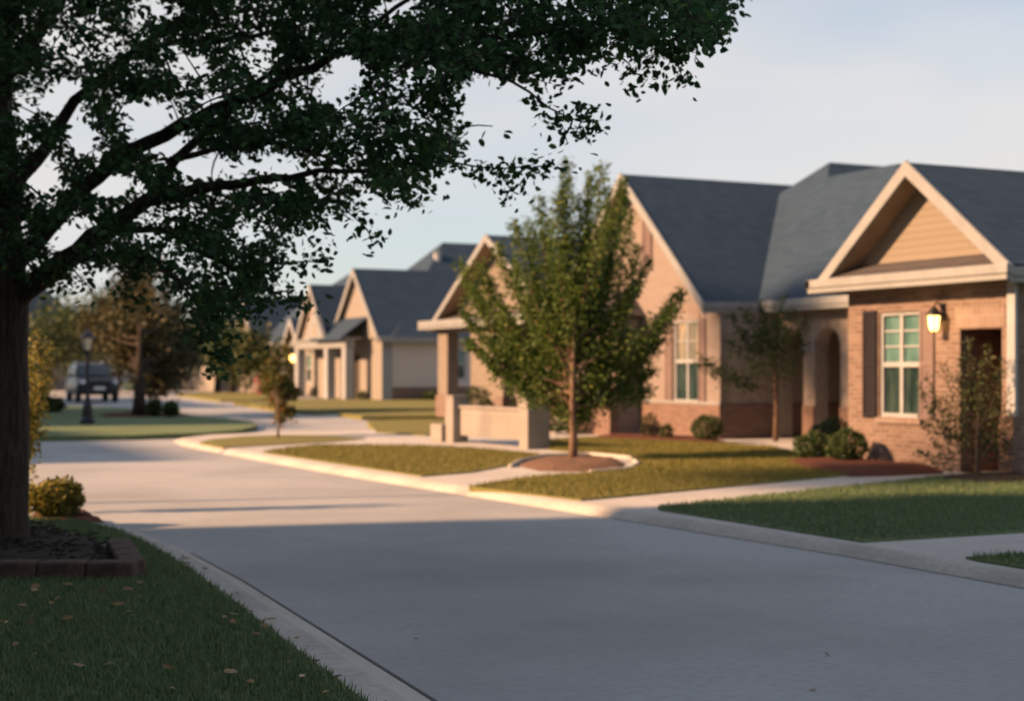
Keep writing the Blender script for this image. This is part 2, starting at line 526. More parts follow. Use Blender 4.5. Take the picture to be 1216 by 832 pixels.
# left kerb with its dark gutter joint
left_edge = [(1.2, -12), (2.45, 6.8), (2.78, 11.5), (2.84, 13.4), (2.8, 14.9), (2.6, 15.8), (2.1, 16.5), (1.2, 16.95), (-.6, 17.2), (-3.9, 17.3)]
left_out = [(1.63, -12), (2.88, 6.8), (3.15, 11.5), (3.2, 13.5), (3.15, 15.0), (2.92, 16.05), (2.3, 16.85), (1.3, 17.35), (-.6, 17.6), (-3.9, 17.7)]
mk, mj = MB(), MB()
def off(a, b, t):
    return (a[0] + (b[0] - a[0]) * t, a[1] + (b[1] - a[1]) * t)
for i in range(len(left_edge) - 1):
    for (t0, z0), (t1, z1) in zip([(0, .1), (.45, .095), (.75, .05), (1, .006)], [(.45, .095), (.75, .05), (1, .006), (1, -.05)]):
        a0, a1 = off(left_edge[i], left_out[i], t0), off(left_edge[i + 1], left_out[i + 1], t0)
        b0, b1 = off(left_edge[i], left_out[i], t1), off(left_edge[i + 1], left_out[i + 1], t1)
        mk.add([(*a0, z0), (*a1, z0), (*b1, z1), (*b0, z1)], [(0, 1, 2, 3)])
    if i < 3:
        a0, a1 = off(left_edge[i], left_out[i], 1.02), off(left_edge[i + 1], left_out[i + 1], 1.02)
        b0, b1 = off(left_edge[i], left_out[i], 1.075), off(left_edge[i + 1], left_out[i + 1], 1.075)
        mj.add([(*a0, .005), (*a1, .005), (*b1, .005), (*b0, .005)], [(0, 1, 2, 3)])
tag(mk.build('kerb', M['kerb'], smooth=True), kind='structure')
tag(mj.build('road_joint', M['joint']), kind='structure')
# right kerb: rolled edge, then the concrete footpaths and drives at kerb height
right_edge = [(8.5, -12), (8.48, 10.7), (8.22, 14.9), (8.0, 18), (7.74, 21.7), (7.6, 25.5), (7.5, 29.5), (7.5, 32.4), (7.75, 34.2), (8.7, 35.6), (11.2, 36.6), (15, 36.9), (34, 37)]
inset = [(8.7, -12), (8.68, 10.7), (8.42, 14.9), (8.2, 18), (7.94, 21.7), (7.8, 25.5), (7.7, 29.4), (7.72, 32.2), (7.97, 33.9), (8.9, 35.2), (11.3, 36.1), (15, 36.4), (34, 36.5)]
mk = MB()
for i in range(len(right_edge) - 1):
    for (t0, z0), (t1, z1) in zip([(0, -.05), (0, .012), (.35, .06), (.65, .088)], [(0, .012), (.35, .06), (.65, .088), (1, .1)]):
        a0, a1 = off(right_edge[i], inset[i], t0), off(right_edge[i + 1], inset[i + 1], t0)
        b0, b1 = off(right_edge[i], inset[i], t1), off(right_edge[i + 1], inset[i + 1], t1)
        mk.add([(*a0, z0), (*a1, z0), (*b1, z1), (*b0, z1)], [(0, 1, 2, 3)])
tag(mk.build('kerb', M['kerb'], smooth=True), kind='structure')
sheet('footpath', [*inset, (40, 36.5), (40, -12)], .1, 'path')
def lawn(pts, z=.12, mat='lawn', t=.13):
    o = sheet('lawn', pts, z, mat, t)
    return pts
def pxp(lst, z=.12):
    return [tuple(G(a, b, z)[:2]) for a, b in lst]

lawn_left = lawn([(p[0] - .015, p[1]) for p in left_edge] + [(-40, 17.3), (-40, -12)], .105, 'lawn_green', .12)
lawn_a = lawn([(8.8, 14.45), (8.68, 14.2), (8.76, 10.78), (16.2, 10.7), (30, 10.7), (30, 15.9), (16.3, 16.9), (15.2, 16.75)], .12, 'lawn_green')
lawn_n = lawn([(8.8, 9.5), (8.76, 9.3), (8.76, -12), (30, -12), (30, 9.4), (16, 9.45)], .12, 'lawn_green')
lawn_b = lawn(pxp([(557, 577), (628, 566), (700, 561), (745, 557.5), (763, 551), (752, 544), (700, 537.5), (651, 533), (649, 522), (700, 519), (760, 521), (820, 525), (868, 527), (915, 530), (985, 545), (1030, 559.5), (1010, 563), (690, 592.5)]))
lawn_c = lawn(pxp([(313, 536.3), (345, 531), (380, 528), (480, 528.5), (533, 530), (590, 534), (649, 540), (628, 545), (612, 550), (560, 559.5), (501, 564.3)]))
lawn_d = lawn(pxp([(237, 525), (252, 521), (290, 517.5), (340, 516), (395, 517), (434, 520), (400, 523), (330, 527), (266, 530.5)]))
lawn_i = lawn(pxp([(-300, 521), (30, 518), (150, 516.5), (240, 513.5), (285, 510), (306, 505), (300, 500.5), (270, 496.5), (215, 492), (150, 484), (90, 482), (45, 478), (-60, 470), (-300, 460)]), .12, 'lawn_green')
lawn([*pxp([(140, 451.5), (200, 450), (330, 451), (330, 461), (205, 462), (150, 462.5)], .1)], .126, 'lawn_green')
lawn(pxp([(211, 468.5), (240, 466.5), (335, 466), (338, 472), (300, 475), (262, 475)], .1), .124)
lawn(pxp([(277, 478), (340, 474.5), (420, 473.5), (540, 471.5), (540, 485), (430, 486.5), (375, 489.5), (335, 487)], .1), .124)
lawn(pxp([(402, 491), (440, 489), (530, 488), (560, 488), (560, 494), (430, 495)], .1), .124)
lawn(pxp([(436, 500), (480, 498.5), (560, 498), (640, 499), (640, 509), (560, 513), (505, 517.5), (447, 513.5)], .1), .124)

# mulch beds, each a low mound
def mound(name, pts, z, h, mat, rings=4, chips=0):
    m = MB()
    c = np.mean([p[:2] for p in pts], axis=0)
    # densify the outline
    P = []
    for i in range(len(pts)):
        a, b = pts[i], pts[(i + 1) % len(pts)]
        for k in range(4):
            P.append((a[0] + (b[0] - a[0]) * k / 4, a[1] + (b[1] - a[1]) * k / 4))
    n = len(P)
    vs = []
    for j in range(rings + 1):
        s = 1 - j / (rings + .6)
        for p in P:
            vs.append((c[0] + (p[0] - c[0]) * s, c[1] + (p[1] - c[1]) * s, z - .04 + (h + .04) * math.sin(min(1, j / 1.6) * math.pi / 2) + (random.uniform(-.012, .012) if j else 0)))
    fs = []
    for j in range(rings):
        for i in range(n):
            i2 = (i + 1) % n
            fs.append((j * n + i, j * n + i2, (j + 1) * n + i2, (j + 1) * n + i))
    fs.append(tuple(rings * n + i for i in range(n)))
    m.add(vs, fs)
    if chips:
        for q in range(chips):
            i = random.randrange(len(vs) - n)
            p = vs[i + (n if i < n else 0)]
            m.obox((p[0] + random.gauss(0, .09), p[1] + random.gauss(0, .09), p[2] + .006), (random.uniform(.015, .045), random.uniform(.006, .014), .006), random.uniform(0, 3.1))
    return tag(m.build(name, M[mat], smooth=not chips), kind='structure')

bed_mid = pxp([(612, 550), (640, 543), (690, 540.5), (735, 543.5), (745, 548), (738, 553), (690, 557), (640, 556.5)], .14)
mound('mulch_bed', bed_mid, .13, .07, 'tanmulch')
mound('mulch_bed', pxp([(925, 547), (945, 540), (1000, 544), (1065, 550), (1120, 554), (1120, 559), (1055, 562), (1010, 563), (960, 556)], .14), .14, .06, 'redmulch')
mound('mulch_bed', pxp([(1105, 568), (1150, 563.5), (1240, 563), (1260, 570), (1180, 573)], .14), .14, .05, 'mulch')
mound('mulch_bed', pxp([(690, 519), (720, 515), (800, 516.5), (862, 521.5), (868, 526), (800, 523.5), (730, 520.5)], .14), .14, .05, 'redmulch')
mound('mulch_bed', pxp([(30, 612), (60, 603), (105, 607), (128, 619), (108, 622), (30, 617)], .1), .1, .05, 'redmulch')
mound('mulch_bed', pxp([(110, 493.5), (150, 489), (225, 491.5), (228, 494.5), (170, 496), (120, 496.5)], .1), .12, .05, 'redmulch')
# pale concrete edging around the young tree's bed
ring = pxp([(606, 552), (620, 545), (648, 539.5), (700, 537.5), (748, 542), (758, 549), (748, 555), (700, 559.5)], .14)
m = MB()
mp = []
for i in range(len(ring) - 1):
    for k in range(5):
        mp.append(off(ring[i], ring[i + 1], k / 5))
mp.append(ring[-1])
m.tube([(p[0], p[1], .122) for p in mp], .04, 8)
tag(m.build('bed_edging', M['kerb'], smooth=True), 'pale curved concrete edging round the mulch bed of the young green tree', 'edging')

BED = [tuple(CW(a, b)[:2]) for a, b in ((-2.78, 11.1), (-3.42, 13.2), (-4.6, 14.4), (-7.2, 14.6), (-7.4, 11.1))]
# grass blades (one object for all lawns near enough to show them)
def blades(name, polys, dens, h, mat, zs):
    V = []
    for poly, dn, z in zip(polys, dens, zs):
        xs, ys = [p[0] for p in poly], [p[1] for p in poly]
        x0, x1, y0, y1 = max(min(xs), -4), min(max(xs), 18), max(min(ys), 4), min(max(ys), 40)
        n = int((x1 - x0) * (y1 - y0) * dn)
        x, y = RNG.uniform(x0, x1, n), RNG.uniform(y0, y1, n)
        k = in_poly(x, y, poly) & ~in_poly(x, y, BED)
        # keep what the camera's surroundings can show
        dep = x * ST + y * CT
        lat = x * CT - y * ST
        k &= (dep > 6) & (np.abs(lat) < .37 * dep + 1.0)
        x, y = x[k], y[k]
        n = len(x)
        if not n:
            continue
        a = RNG.uniform(0, 2 * math.pi, n)
        hh = h * RNG.uniform(.5, 1.35, n)
        w = .006 + .004 * RNG.random(n)
        le = RNG.normal(0, .35, (n, 2)) * hh[:, None]
        p0 = np.stack([x - np.cos(a) * w, y - np.sin(a) * w, np.full(n, z - .01)], 1)
        p1 = np.stack([x + np.cos(a) * w, y + np.sin(a) * w, np.full(n, z - .01)], 1)
        p2 = np.stack([x + le[:, 0], y + le[:, 1], z + hh], 1)
        V.append(np.stack([p0, p1, p2], 1).reshape(-1, 3))
    V = np.concatenate(V)
    o = np_mesh(name, V, 3, np.arange(len(V)), mat)
    return tag(o, 'short mown grass blades standing on the lawns', 'grass', kind='stuff')
blades('grass', [lawn_left, lawn_a, lawn_n], [2600, 1300, 1300], .045, M['blade_green'], [.105, .12, .12])
blades('grass', [lawn_b, lawn_c], [900, 700], .05, M['blade'], [.12, .12])

# ------------------------------------------------------------------ house kit
def ori(root):
    return parent_origin(root)

def gable_roof(root, xf, xb, yc, hw, ze, za, mat='shingle', t=.14, over=.4, trim='trim', board=.17, soff=True, extra=.35):
    """roof with its ridge along X; xf = front edge of the roof (street side)"""
    sl = (za - ze) / hw
    hw2 = hw + extra
    ze2 = za - sl * hw2
    m = MB()
    for s in (-1, 1):
        m.slab([(xf, yc, za), (xb, yc, za), (xb, yc + s * hw2, ze2), (xf, yc + s * hw2, ze2)], t)
    m.build('roof', M[mat], root)
    # rake boards along the front slope edges
    m = MB()
    for s in (-1, 1):
        k = board * math.sqrt(1 + sl * sl)
        poly = [(xf - .06, yc, za + .03), (xf - .06, yc + s * (hw2 + .03), ze2 + .0), (xf - .06, yc + s * (hw2 + .03), ze2 - k), (xf - .06, yc, za - k)]
        m.ext(poly, (.058, 0, 0))
    m.build('rake_board', M[trim], root)
    if soff:
        m = MB()
        for s in (-1, 1):
            m.slab([(xf + .0, yc, za - t - .004), (xf + over + .15, yc, za - t - .004), (xf + over + .15, yc + s * hw2, ze2 - t - .004), (xf, yc + s * hw2, ze2 - t - .004)], .03)
        m.build('soffit', M['soffit'], root)
    return ze2

def gutter(root, pts, mat='trim', h=.16, w=.12):
    """eave board and gutter along a run of points"""
    m = MB()
    for a, b in zip(pts[:-1], pts[1:]):
        dx, dy = b[0] - a[0], b[1] - a[1]
        L = math.hypot(dx, dy)
        c = ((a[0] + b[0]) / 2, (a[1] + b[1]) / 2, a[2])
        rz = math.atan2(dy, dx)
        m.obox((c[0], c[1], c[2]), (L / 2 + w * .5, w * .5, h * .5), rz)
        m.obox((c[0], c[1], c[2] - h * .5 - .045), (L / 2 + w * .25, w * .3, .045), rz)
    return m.build('gutter', M[mat], root, bevel=.015)

def gable_wall(root, x, yc, hw, ze, za, mat, t=.15, name='gable_wall', base=None, roof_t=.14):
    """triangle under a gable_roof of the same yc, hw, ze, za"""
    sl = (za - ze) / hw
    top = za - roof_t - .04
    base = ze if base is None else base
    w = (top - base) / sl
    m = MB()
    m.ext([(x, yc - w, base), (x, yc + w, base), (x, yc, top)], (t, 0, 0))
    return m.build(name, M[mat], root)

def window(root, x, y0, y1, z0, z1, cols=2, rows=(2, 1), top='pane_teal', low='pane_dark', face='x', fr=.055, trim='white', muntin=True, gridtop=True):
    """sash window in the plane x (facing -X); frame > pane"""
    def tr(m):
        if face == 'y':
            m.v = [(p[1], p[0], p[2]) for p in m.v]
        return m
    zm = (z0 + z1) / 2
    m = MB()
    xa, xb = x - .02, x + .06
    m.box(xa, xb, y0, y0 + fr, z0, z1)
    m.box(xa, xb, y1 - fr, y1, z0, z1)
    m.box(xa, xb, y0 + fr, y1 - fr, z1 - fr, z1)
    m.box(xa - .03, xb, y0 + fr - .0, y1 - fr, z0, z0 + fr * 1.2)
    m.box(xa + .01, xb, y0 + fr, y1 - fr, zm - .04, zm + .04)
    for c in range(1, cols):
        yc = y0 + (y1 - y0) * c / cols
        m.box(xa + .012, xb, yc - .035, yc + .035, z0 + fr * 1.2, zm - .04)
        m.box(xa + .012, xb, yc - .035, yc + .035, zm + .04, z1 - fr)
    if muntin:
        for (a, b, nrow) in ((zm + .04, z1 - fr, rows[0] + 1), (z0 + fr * 1.2, zm - .04, rows[1])):
            for k in range(1, nrow):
                z = a + (b - a) * k / nrow
                for c in range(cols):
                    ya = y0 + fr if c == 0 else y0 + (y1 - y0) * c / cols + .035
                    yb = y1 - fr if c == cols - 1 else y0 + (y1 - y0) * (c + 1) / cols - .035
                    m.box(xa + .03, xb, ya, yb, z - .014, z + .014)
    w = tr(m).build('window', M[trim], root)
    a = MB().box(x + .035, x + .05, y0 + fr * .6, y1 - fr * .6, zm, z1 - fr * .6)
    b = MB().box(x + .035, x + .05, y0 + fr * .6, y1 - fr * .6, z0 + fr * .6, zm - .003)
    org = ori(root)
    for mm, k in ((a, top), (b, low)):
        p = tr(mm).build('pane', M[k], w, origin=org)
        p.location = (0, 0, 0)
    return w

def shutter(root, x, y0, y1, z0, z1, mat):
    m = MB()
    m.box(x - .04, x - .003, y0, y0 + .05, z0, z1)
    m.box(x - .04, x - .003, y1 - .05, y1, z0, z1)
    for z in (z0, (z0 + z1) / 2 - .04, z1 - .08):
        m.box(x - .04, x - .003, y0 + .05, y1 - .05, z, z + .08)
    k = z0 + .08
    while k < z1 - .1:
        m.add([(x - .034, y0 + .05, k), (x - .034, y1 - .05, k), (x - .012, y1 - .05, k + .06), (x - .012, y0 + .05, k + .06)], [(0, 1, 2, 3)])
        k += .052
    m.box(x - .01, x - .004, y0 + .05, y1 - .05, z0 + .08, z1 - .08)
    return m.build('shutter', M[mat], root)

def arch_wall(root, x, y0, y1, z0, z1, arches, t, mat, name='arch_wall'):
    """wall facing -X pierced by round arches (ya, yb, spring z)"""
    m = MB()
    y = y0
    n = 14
    for (ya, yb, zs) in sorted(arches):
        if ya > y:
            m.box(x, x + t, y, ya, z0, z1)
        r, yc = (yb - ya) / 2, (ya + yb) / 2
        pts = [(yc - r * math.cos(math.pi * k / n), zs + r * math.sin(math.pi * k / n)) for k in range(n + 1)]
        for (a, b) in zip(pts[:-1], pts[1:]):
            for xx in (x, x + t):
                m.add([(xx, a[0], a[1]), (xx, b[0], b[1]), (xx, b[0], z1), (xx, a[0], z1)], [(0, 1, 2, 3)])
            m.add([(x, a[0], a[1]), (x, b[0], b[1]), (x + t, b[0], b[1]), (x + t, a[0], a[1])], [(0, 1, 2, 3)])
        y = yb
    if y1 > y:
        m.box(x, x + t, y, y1, z0, z1)
    return m.build(name, M[mat], root)

def hip_roof(root, x0, x1, y0, y1, ze, zr, run, mat='shingle', ridge='x', name='roof'):
    """hip roof; ridge along x or y, hips running in by 'run'"""
    m = MB()
    if ridge == 'x':
        yc = (y0 + y1) / 2
        a, b = (x0 + run, yc, zr), (x1 - run, yc, zr)
    else:
        xc = (x0 + x1) / 2
        a, b = (xc, y0 + run, zr), (xc, y1 - run, zr)
    A, B, C, D = (x0, y0, ze), (x1, y0, ze), (x1, y1, ze), (x0, y1, ze)
    if ridge == 'x':
        m.add([A, B, C, D, a, b], [(0, 1, 5, 4), (1, 2, 5), (2, 3, 4, 5), (3, 0, 4), (3, 2, 1, 0)])
    else:
        m.add([A, B, C, D, a, b], [(0, 1, 4), (1, 2, 5, 4), (2, 3, 5), (3, 0, 4, 5), (3, 2, 1, 0)])
    return m.build(name, M[mat], root)

def wall_lamp(root, x, y, z, power, s=1.0):
    m = MB()
    m.box(x - .03, x - .002, y - .05 * s, y + .05 * s, z + .02, z + .3 * s)
    m.tube([(x - .03, y, z + .2 * s), (x - .1, y, z + .3 * s), (x - .17, y, z + .3 * s), (x - .2, y, z + .22 * s)], .014, 6)
    m.lathe((x - .2, y, z), [(.02, .24 * s), (.06 * s, .2 * s), (.115 * s, .12 * s), (.12 * s, .1 * s), (.02, .1 * s)], 10)
    m.lathe((x - .2, y, z), [(.02, -.17 * s), (.075 * s, -.165 * s), (.08 * s, -.15 * s), (.02, -.15 * s)], 10)
    for k in range(4):
        g = math.pi / 4 + k * math.pi / 2
        c, q = math.cos(g), math.sin(g)
        m.tube([(x - .2 + .08 * s * c, y + .08 * s * q, z - .16 * s), (x - .2 + .108 * s * c, y + .108 * s * q, z + .11 * s)], .008, 5)
    w = m.build('wall_lamp', M['black'], root)
    g = MB().lathe((x - .2, y, z), [(.05 * s, -.145 * s), (.07 * s, -.1 * s), (.09 * s, .06 * s), (.09 * s, .095 * s)], 12).build('lamp_glass', M['glow'], w, origin=ori(root), smooth=True)
    g.location = (0, 0, 0)
    li = bpy.data.lights.new('lamp_light', 'POINT')
    li.energy = power
    li.color = (1.0, .58, .22)
    li.shadow_soft_size = .1
    lo = bpy.data.objects.new('lamp_light', li)
    lo.location = (x - .36, y, z - .02)
    COL.objects.link(lo)
    return w

# ------------------------------------------------------------------ nearest house (two front gables, arched porch)
H = empty('brick_house', (16.1, 22, .1), 'large tan brick house with two front gables, arched porch and lit wall lamp', 'house')
FL = .1
# small brick wing
SY0, SY1, SX = 16.28, 20.2, 16.1
door_h = (16.62, 17.5, FL, 2.3)
win_h = (18.42, 19.4, .9, 2.62)
MB().wallx(SX, SY0, SY1, FL, 3.06, [door_h, win_h], .22).build('front_wall', M['brick'], H)
MB().wally(SY0, SX + .22, 24, FL, 3.06, [], .2).build('side_wall', M['brick_brown'], H)
MB().box(SX + .22, 24, SY1 - .2, SY1, FL, 3.06).build('side_wall', M['brick'], H)
# recess and door
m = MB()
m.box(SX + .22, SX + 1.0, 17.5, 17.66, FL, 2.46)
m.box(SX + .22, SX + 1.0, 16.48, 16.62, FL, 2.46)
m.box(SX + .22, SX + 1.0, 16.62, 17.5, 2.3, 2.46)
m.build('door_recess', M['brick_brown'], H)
dr = MB().box(SX + .9, SX + .96, 16.62, 17.5, FL, 2.3)
for (a, b) in ((.3, 1.0), (1.15, 2.05)):
    for (c, e) in ((16.72, 17.02), (17.1, 17.4)):
        dr.box(SX + .88, SX + .9, c, e, FL + a, FL + b)
dr = dr.build('door', M['door'], H, bevel=.008)
k = MB().lathe((SX + .85, 17.42, FL + .98), [(.02, -.02), (.035, 0), (.02, .02)], 8).build('handle', M['black'], dr, origin=ori(H))
k.location = (0, 0, 0)
MB().box(SX - .012, SX - .002, 16.55, 17.58, 2.32, 2.62).build('lintel', M['soldier'], H)
window(H, SX + .06, win_h[0], win_h[1], win_h[2], win_h[3], 2, (2, 1))
MB().box(SX - .05, SX - .002, 18.36, 19.46, .8, .885).build('sill', M['soldier'], H)
shutter(H, SX, 19.4 + .04, 19.4 + .38, .88, 2.66, 'shutter_dark')
shutter(H, SX, 18.42 - .36, 18.42 - .04, .88, 2.66, 'shutter_pink')
wall_lamp(H, SX, 17.86, 2.42, 4.0, 1.0)
# corner column and its brick pier
MB().box(SX - .07, SX - .003, 16.29, 16.45, 1.0, 3.0).build('corner_post', M['white'], H)
MB().box(SX - .16, SX - .004, 16.24, 16.52, FL, .995).build('pier', M['brick_brown'], H)
# gable front: siding set back, pent roof, fascia
YC = 18.29
gable_roof(H, 15.75, 25, YC, 2.14, 3.26, 4.95, over=.42, extra=.06)
gable_wall(H, 16.2, YC, 2.14, 3.26, 4.95, 'siding', name='gable_siding', base=3.23)
m = MB().slab([(15.71, YC - 2.1, 3.225), (16.197, YC - 1.75, 3.44), (16.197, YC + 1.75, 3.44), (15.71, YC + 2.1, 3.225)], .07)
m.build('pent_roof', M['shingle_warm'], H)
gutter(H, [(15.66, YC - 2.22, 3.14), (15.66, YC + 2.38, 3.14), (17.3, YC + 2.38, 3.14)], 'trim', .145, .14)
gutter(H, [(15.75, YC - 2.19, 3.1), (24, YC - 2.19, 3.1)], 'trim', .14, .1)
MB().box(15.73, 16.09, YC - 2.05, YC + 2.2, 3.06, 3.09).build('soffit', M['soffit'], H)

# big gable wing
BX, BY0, BY1, BYC = 18.6, 27.85, 35.3, 31.57
bw = (28.72, 29.81, .9, 2.82)
MB().wallx(BX, BY0, BY1, .88, 3.2, [(bw[0], bw[1], bw[2], bw[3])], .2).build('front_wall', M['brick_pale'], H)
MB().box(BX + .2, 26, BY0, BY0 + .2, .88, 3.2).build('side_wall', M['stucco_grey'], H)
MB().box(BX - .05, BX - .003, BY0 - .05, 33.2, FL, .87).build('wainscot', M['brick_brown'], H)
MB().box(BX - .003, 26, BY0 - .05, BY0 - .003, FL, .87).build('wainscot', M['brick_brown'], H)
MB().box(BX - .003, BX + .2, BY0 + .0, BY1, FL, .88).build('plinth', M['brick_brown'], H)
MB().box(BX - .07, BX - .0035, BY0 - .07, 33.2, .872, .93).build('ledge', M['trim'], H)
MB().box(BX + .2, 30, BY1 - .2, BY1, FL, 3.2).build('side_wall', M['brick_pale'], H)
gable_wall(H, BX, BYC, 3.62, 3.22, 6.48, 'brick_pale', .2, base=3.203)
gable_roof(H, 18.2, 27.5, BYC, 3.62, 3.22, 6.48, over=.4, extra=.12)
window(H, BX + .05, *bw, 2, (1, 1), 'pane_warm', 'pane_dark')
for (a, b) in ((28.42, 28.68), (29.85, 30.15)):
    shutter(H, BX, a, b, .85, 2.86, 'shutter_pink')
m = MB()
n = 10
r, yc, zs = .62, 29.27, 2.84
pts = [(yc - r * math.cos(math.pi * k / n), zs + .34 * math.sin(math.pi * k / n)) for k in range(n + 1)]
inn = [(yc - (r - .06) * math.cos(math.pi * k / n), zs + .2 * math.sin(math.pi * k / n)) for k in range(n + 1)]
for i in range(n):
    m.ext([(BX - .02, *inn[i]), (BX - .02, *pts[i]), (BX - .02, *pts[i + 1]), (BX - .02, *inn[i + 1])], (.018, 0, 0))
m.build('window_arch', M['soldier'], H)
# louvred gable vent
m = MB()
v0, v1, z0, z1 = 30.78, 31.2, 4.28, 5.45
m.box(BX - .05, BX - .003, v0, v0 + .06, z0, z1)
m.box(BX - .05, BX - .003, v1 - .06, v1, z0, z1)
m.box(BX - .05, BX - .003, v0 + .06, v1 - .06, z1 - .07, z1)
m.box(BX - .05, BX - .003, v0 + .06, v1 - .06, z0, z0 + .07)
k = z0 + .08
while k < z1 - .12:
    m.add([(BX - .045, v0 + .06, k), (BX - .045, v1 - .06, k), (BX - .01, v1 - .06, k + .08), (BX - .01, v0 + .06, k + .08)], [(0, 1, 2, 3)])
    k += .075
m.build('gable_vent', M['shutter_pink'], H)
# small hipped bay and low porch wall beside the young tree
m = MB().wallx(BX - .7, 31.3, 33.2, FL, 2.95, [(31.7, 32.8, .9, 2.4)], .15)
m.box(BX - .55, BX - .055, 31.3, 31.45, FL, 2.95)
m.box(BX - .55, BX - .055, 33.05, 33.2, FL, 2.95)
m.build('bay_wall', M['brick_pale'], H)
window(H, BX - .66, 31.7, 32.8, .9, 2.4, 2, (1, 1), 'pane_dark', 'pane_dark')
m = MB().add([(BX - .95, 31.05, 2.98), (BX - .003, 31.05, 2.98), (BX - .003, 33.45, 2.98), (BX - .95, 33.45, 2.98), (BX - .003, 31.8, 3.62), (BX - .003, 32.7, 3.62), (BX - .3, 31.8, 3.6), (BX - .3, 32.7, 3.6)],
               [(0, 1, 4, 6), (3, 7, 5, 2), (0, 6, 7, 3), (6, 4, 5, 7), (0, 3, 2, 1)])
m.build('bay_roof', M['shingle_warm'], H)
MB().box(17.2, 17.42, 30.4, 32.4, FL, .86).build('porch_wall', M['brick_brown'], H)
MB().box(17.1, 17.5, 32.4, 33.1, FL, .92).build('pedestal', M['stone'], H, bevel=.02)

# arched porch between the wings
AX, AY0, AY1 = 20.1, 20.2, 27.7
arch_wall(H, AX, AY0, AY1, FL, 3.16, [(25.48, 26.36, 2.14), (26.78, 27.66, 2.14), (23.6, 24.5, 2.14)], .35, 'stucco_grey')
m = MB()
for (a, b) in ((26.36, 26.78),):
    m.box(AX - .05, AX - .003, a - .06, b + .06, 2.05, 2.17)
m.build('impost', M['trim'], H)
for (a, b) in ((26.36, 26.78), (24.5, 25.48)):
    MB().box(AX - .035, AX - .003, a, b, FL, .87).build('wainscot', M['brick_brown'], H)
MB().box(23.4, 23.55, AY0, AY1, FL, 3.16).build('porch_back_wall', M['stucco_grey'], H)
d2 = MB().box(23.33, 23.397, 24.6, 25.7, FL, 2.25).build('porch_door', M['door_dark'], H)
MB().box(AX + .36, 23.39, AY0, AY1, 3.02, 3.1).build('porch_ceiling', M['soffit'], H)
gutter(H, [(19.68, 20.6, 3.14), (19.68, 27.62, 3.14)], 'trim', .17, .13)
gutter(H, [(18.14, BYC - 3.72, 3.1), (19.6, BYC - 3.72, 3.1)], 'trim', .15, .12)
gutter(H, [(18.14, BYC + 3.72, 3.1), (24, BYC + 3.72, 3.1)], 'trim', .15, .12)
# main roof: one street slope under a broken ridge
A, B = (19.72, 22.6, 3.22), (19.72, 36.1, 3.22)
C, D, E_ = (23.4, 30.1, 6.9), (22.95, 29.6, 6.45), (22.95, 27.0, 6.45)
m = MB()
vs = [A, B, C, D, E_, (36, 30.1, 6.9), (36, 29.6, 6.45), (36, 27.0, 6.45), (36, 22.6, 3.22), (36, 36.1, 3.22)]
m.add(vs, [(0, 4, 3, 2, 1), (2, 3, 6, 5), (3, 4, 7, 6), (4, 0, 8, 7), (1, 2, 5, 9), (5, 6, 7, 8, 9), (0, 1, 9, 8)])
m.build('main_roof', M['shingle'], H)
hip_roof(H, 22.6, 36, 15.9, 27.2, 3.6, 7.3, 5.0, 'shingle', name='rear_roof')
MB().box(22.9, 35.5, 16.4, 26.8, FL, 3.62).build('rear_wall', M['brick_brown'], H)
MB().box(24.0, 35.4, 26.85, 35.1, FL, 3.215).build('rear_wall', M['brick_brown'], H)

# ------------------------------------------------------------------ second house, behind the young tree
H2 = empty('cream_house', (19.1, 42, .1), 'cream house with a lit gabled porch, partly hidden behind the young green tree', 'house')
gable_roof(H2, 18.75, 26, 40.75, 4.1, 3.3, 5.75, over=.45)
gable_wall(H2, 19.25, 40.75, 4.1, 3.3, 5.75, 'peach', base=3.2)
MB().slab([(18.72, 36.2, 3.22), (19.25, 36.6, 3.46), (19.25, 44.9, 3.46), (18.72, 45.3, 3.22)], .08).build('pent_roof', M['shingle_warm'], H2)
gutter(H2, [(18.64, 36.2, 3.16), (18.64, 45.9, 3.16), (20.2, 45.9, 3.16)], 'trim', .2, .16)
MB().box(18.9, 19.4, 36.6, 45.2, 2.86, 3.06).build('porch_beam', M['peach'], H2)
for (a, b) in ((44.25, 45.05), (40.0, 40.5), (36.7, 37.3)):
    c = MB().box(18.95, 19.35, a, b, .82, 2.857).build('column', M['peach'], H2, bevel=.02)
    q = MB().box(18.9, 19.4, a - .06, b + .06, FL, .817).build('column_base', M['brick'], c, origin=ori(H2))
    q.location = (0, 0, 0)
MB().wallx(21.2, 36.6, 45.2, FL, 3.1, [(41.2, 42.3, FL, 2.3), (38, 39.3, .9, 2.4)], .2).build('front_wall', M['peach'], H2)
MB().box(21.35, 21.4, 41.2, 42.3, FL, 2.3).build('door', M['door_dark'], H2)
window(H2, 21.26, 38, 39.3, .9, 2.4, 2, (1, 1), 'pane_dark', 'pane_dark')
MB().box(21.4, 33, 36.6, 36.8, FL, 3.2).build('side_wall', M['peach'], H2)
MB().box(21.4, 33, 47.2, 47.4, FL, 3.2).build('side_wall', M['peach'], H2)
MB().box(21.2, 21.4, 45.2, 47.4, FL, 3.2).build('front_wall', M['peach'], H2)
hip_roof(H2, 20.6, 34, 36.3, 47.9, 3.25, 7.7, 5.2, 'shingle', name='main_roof')

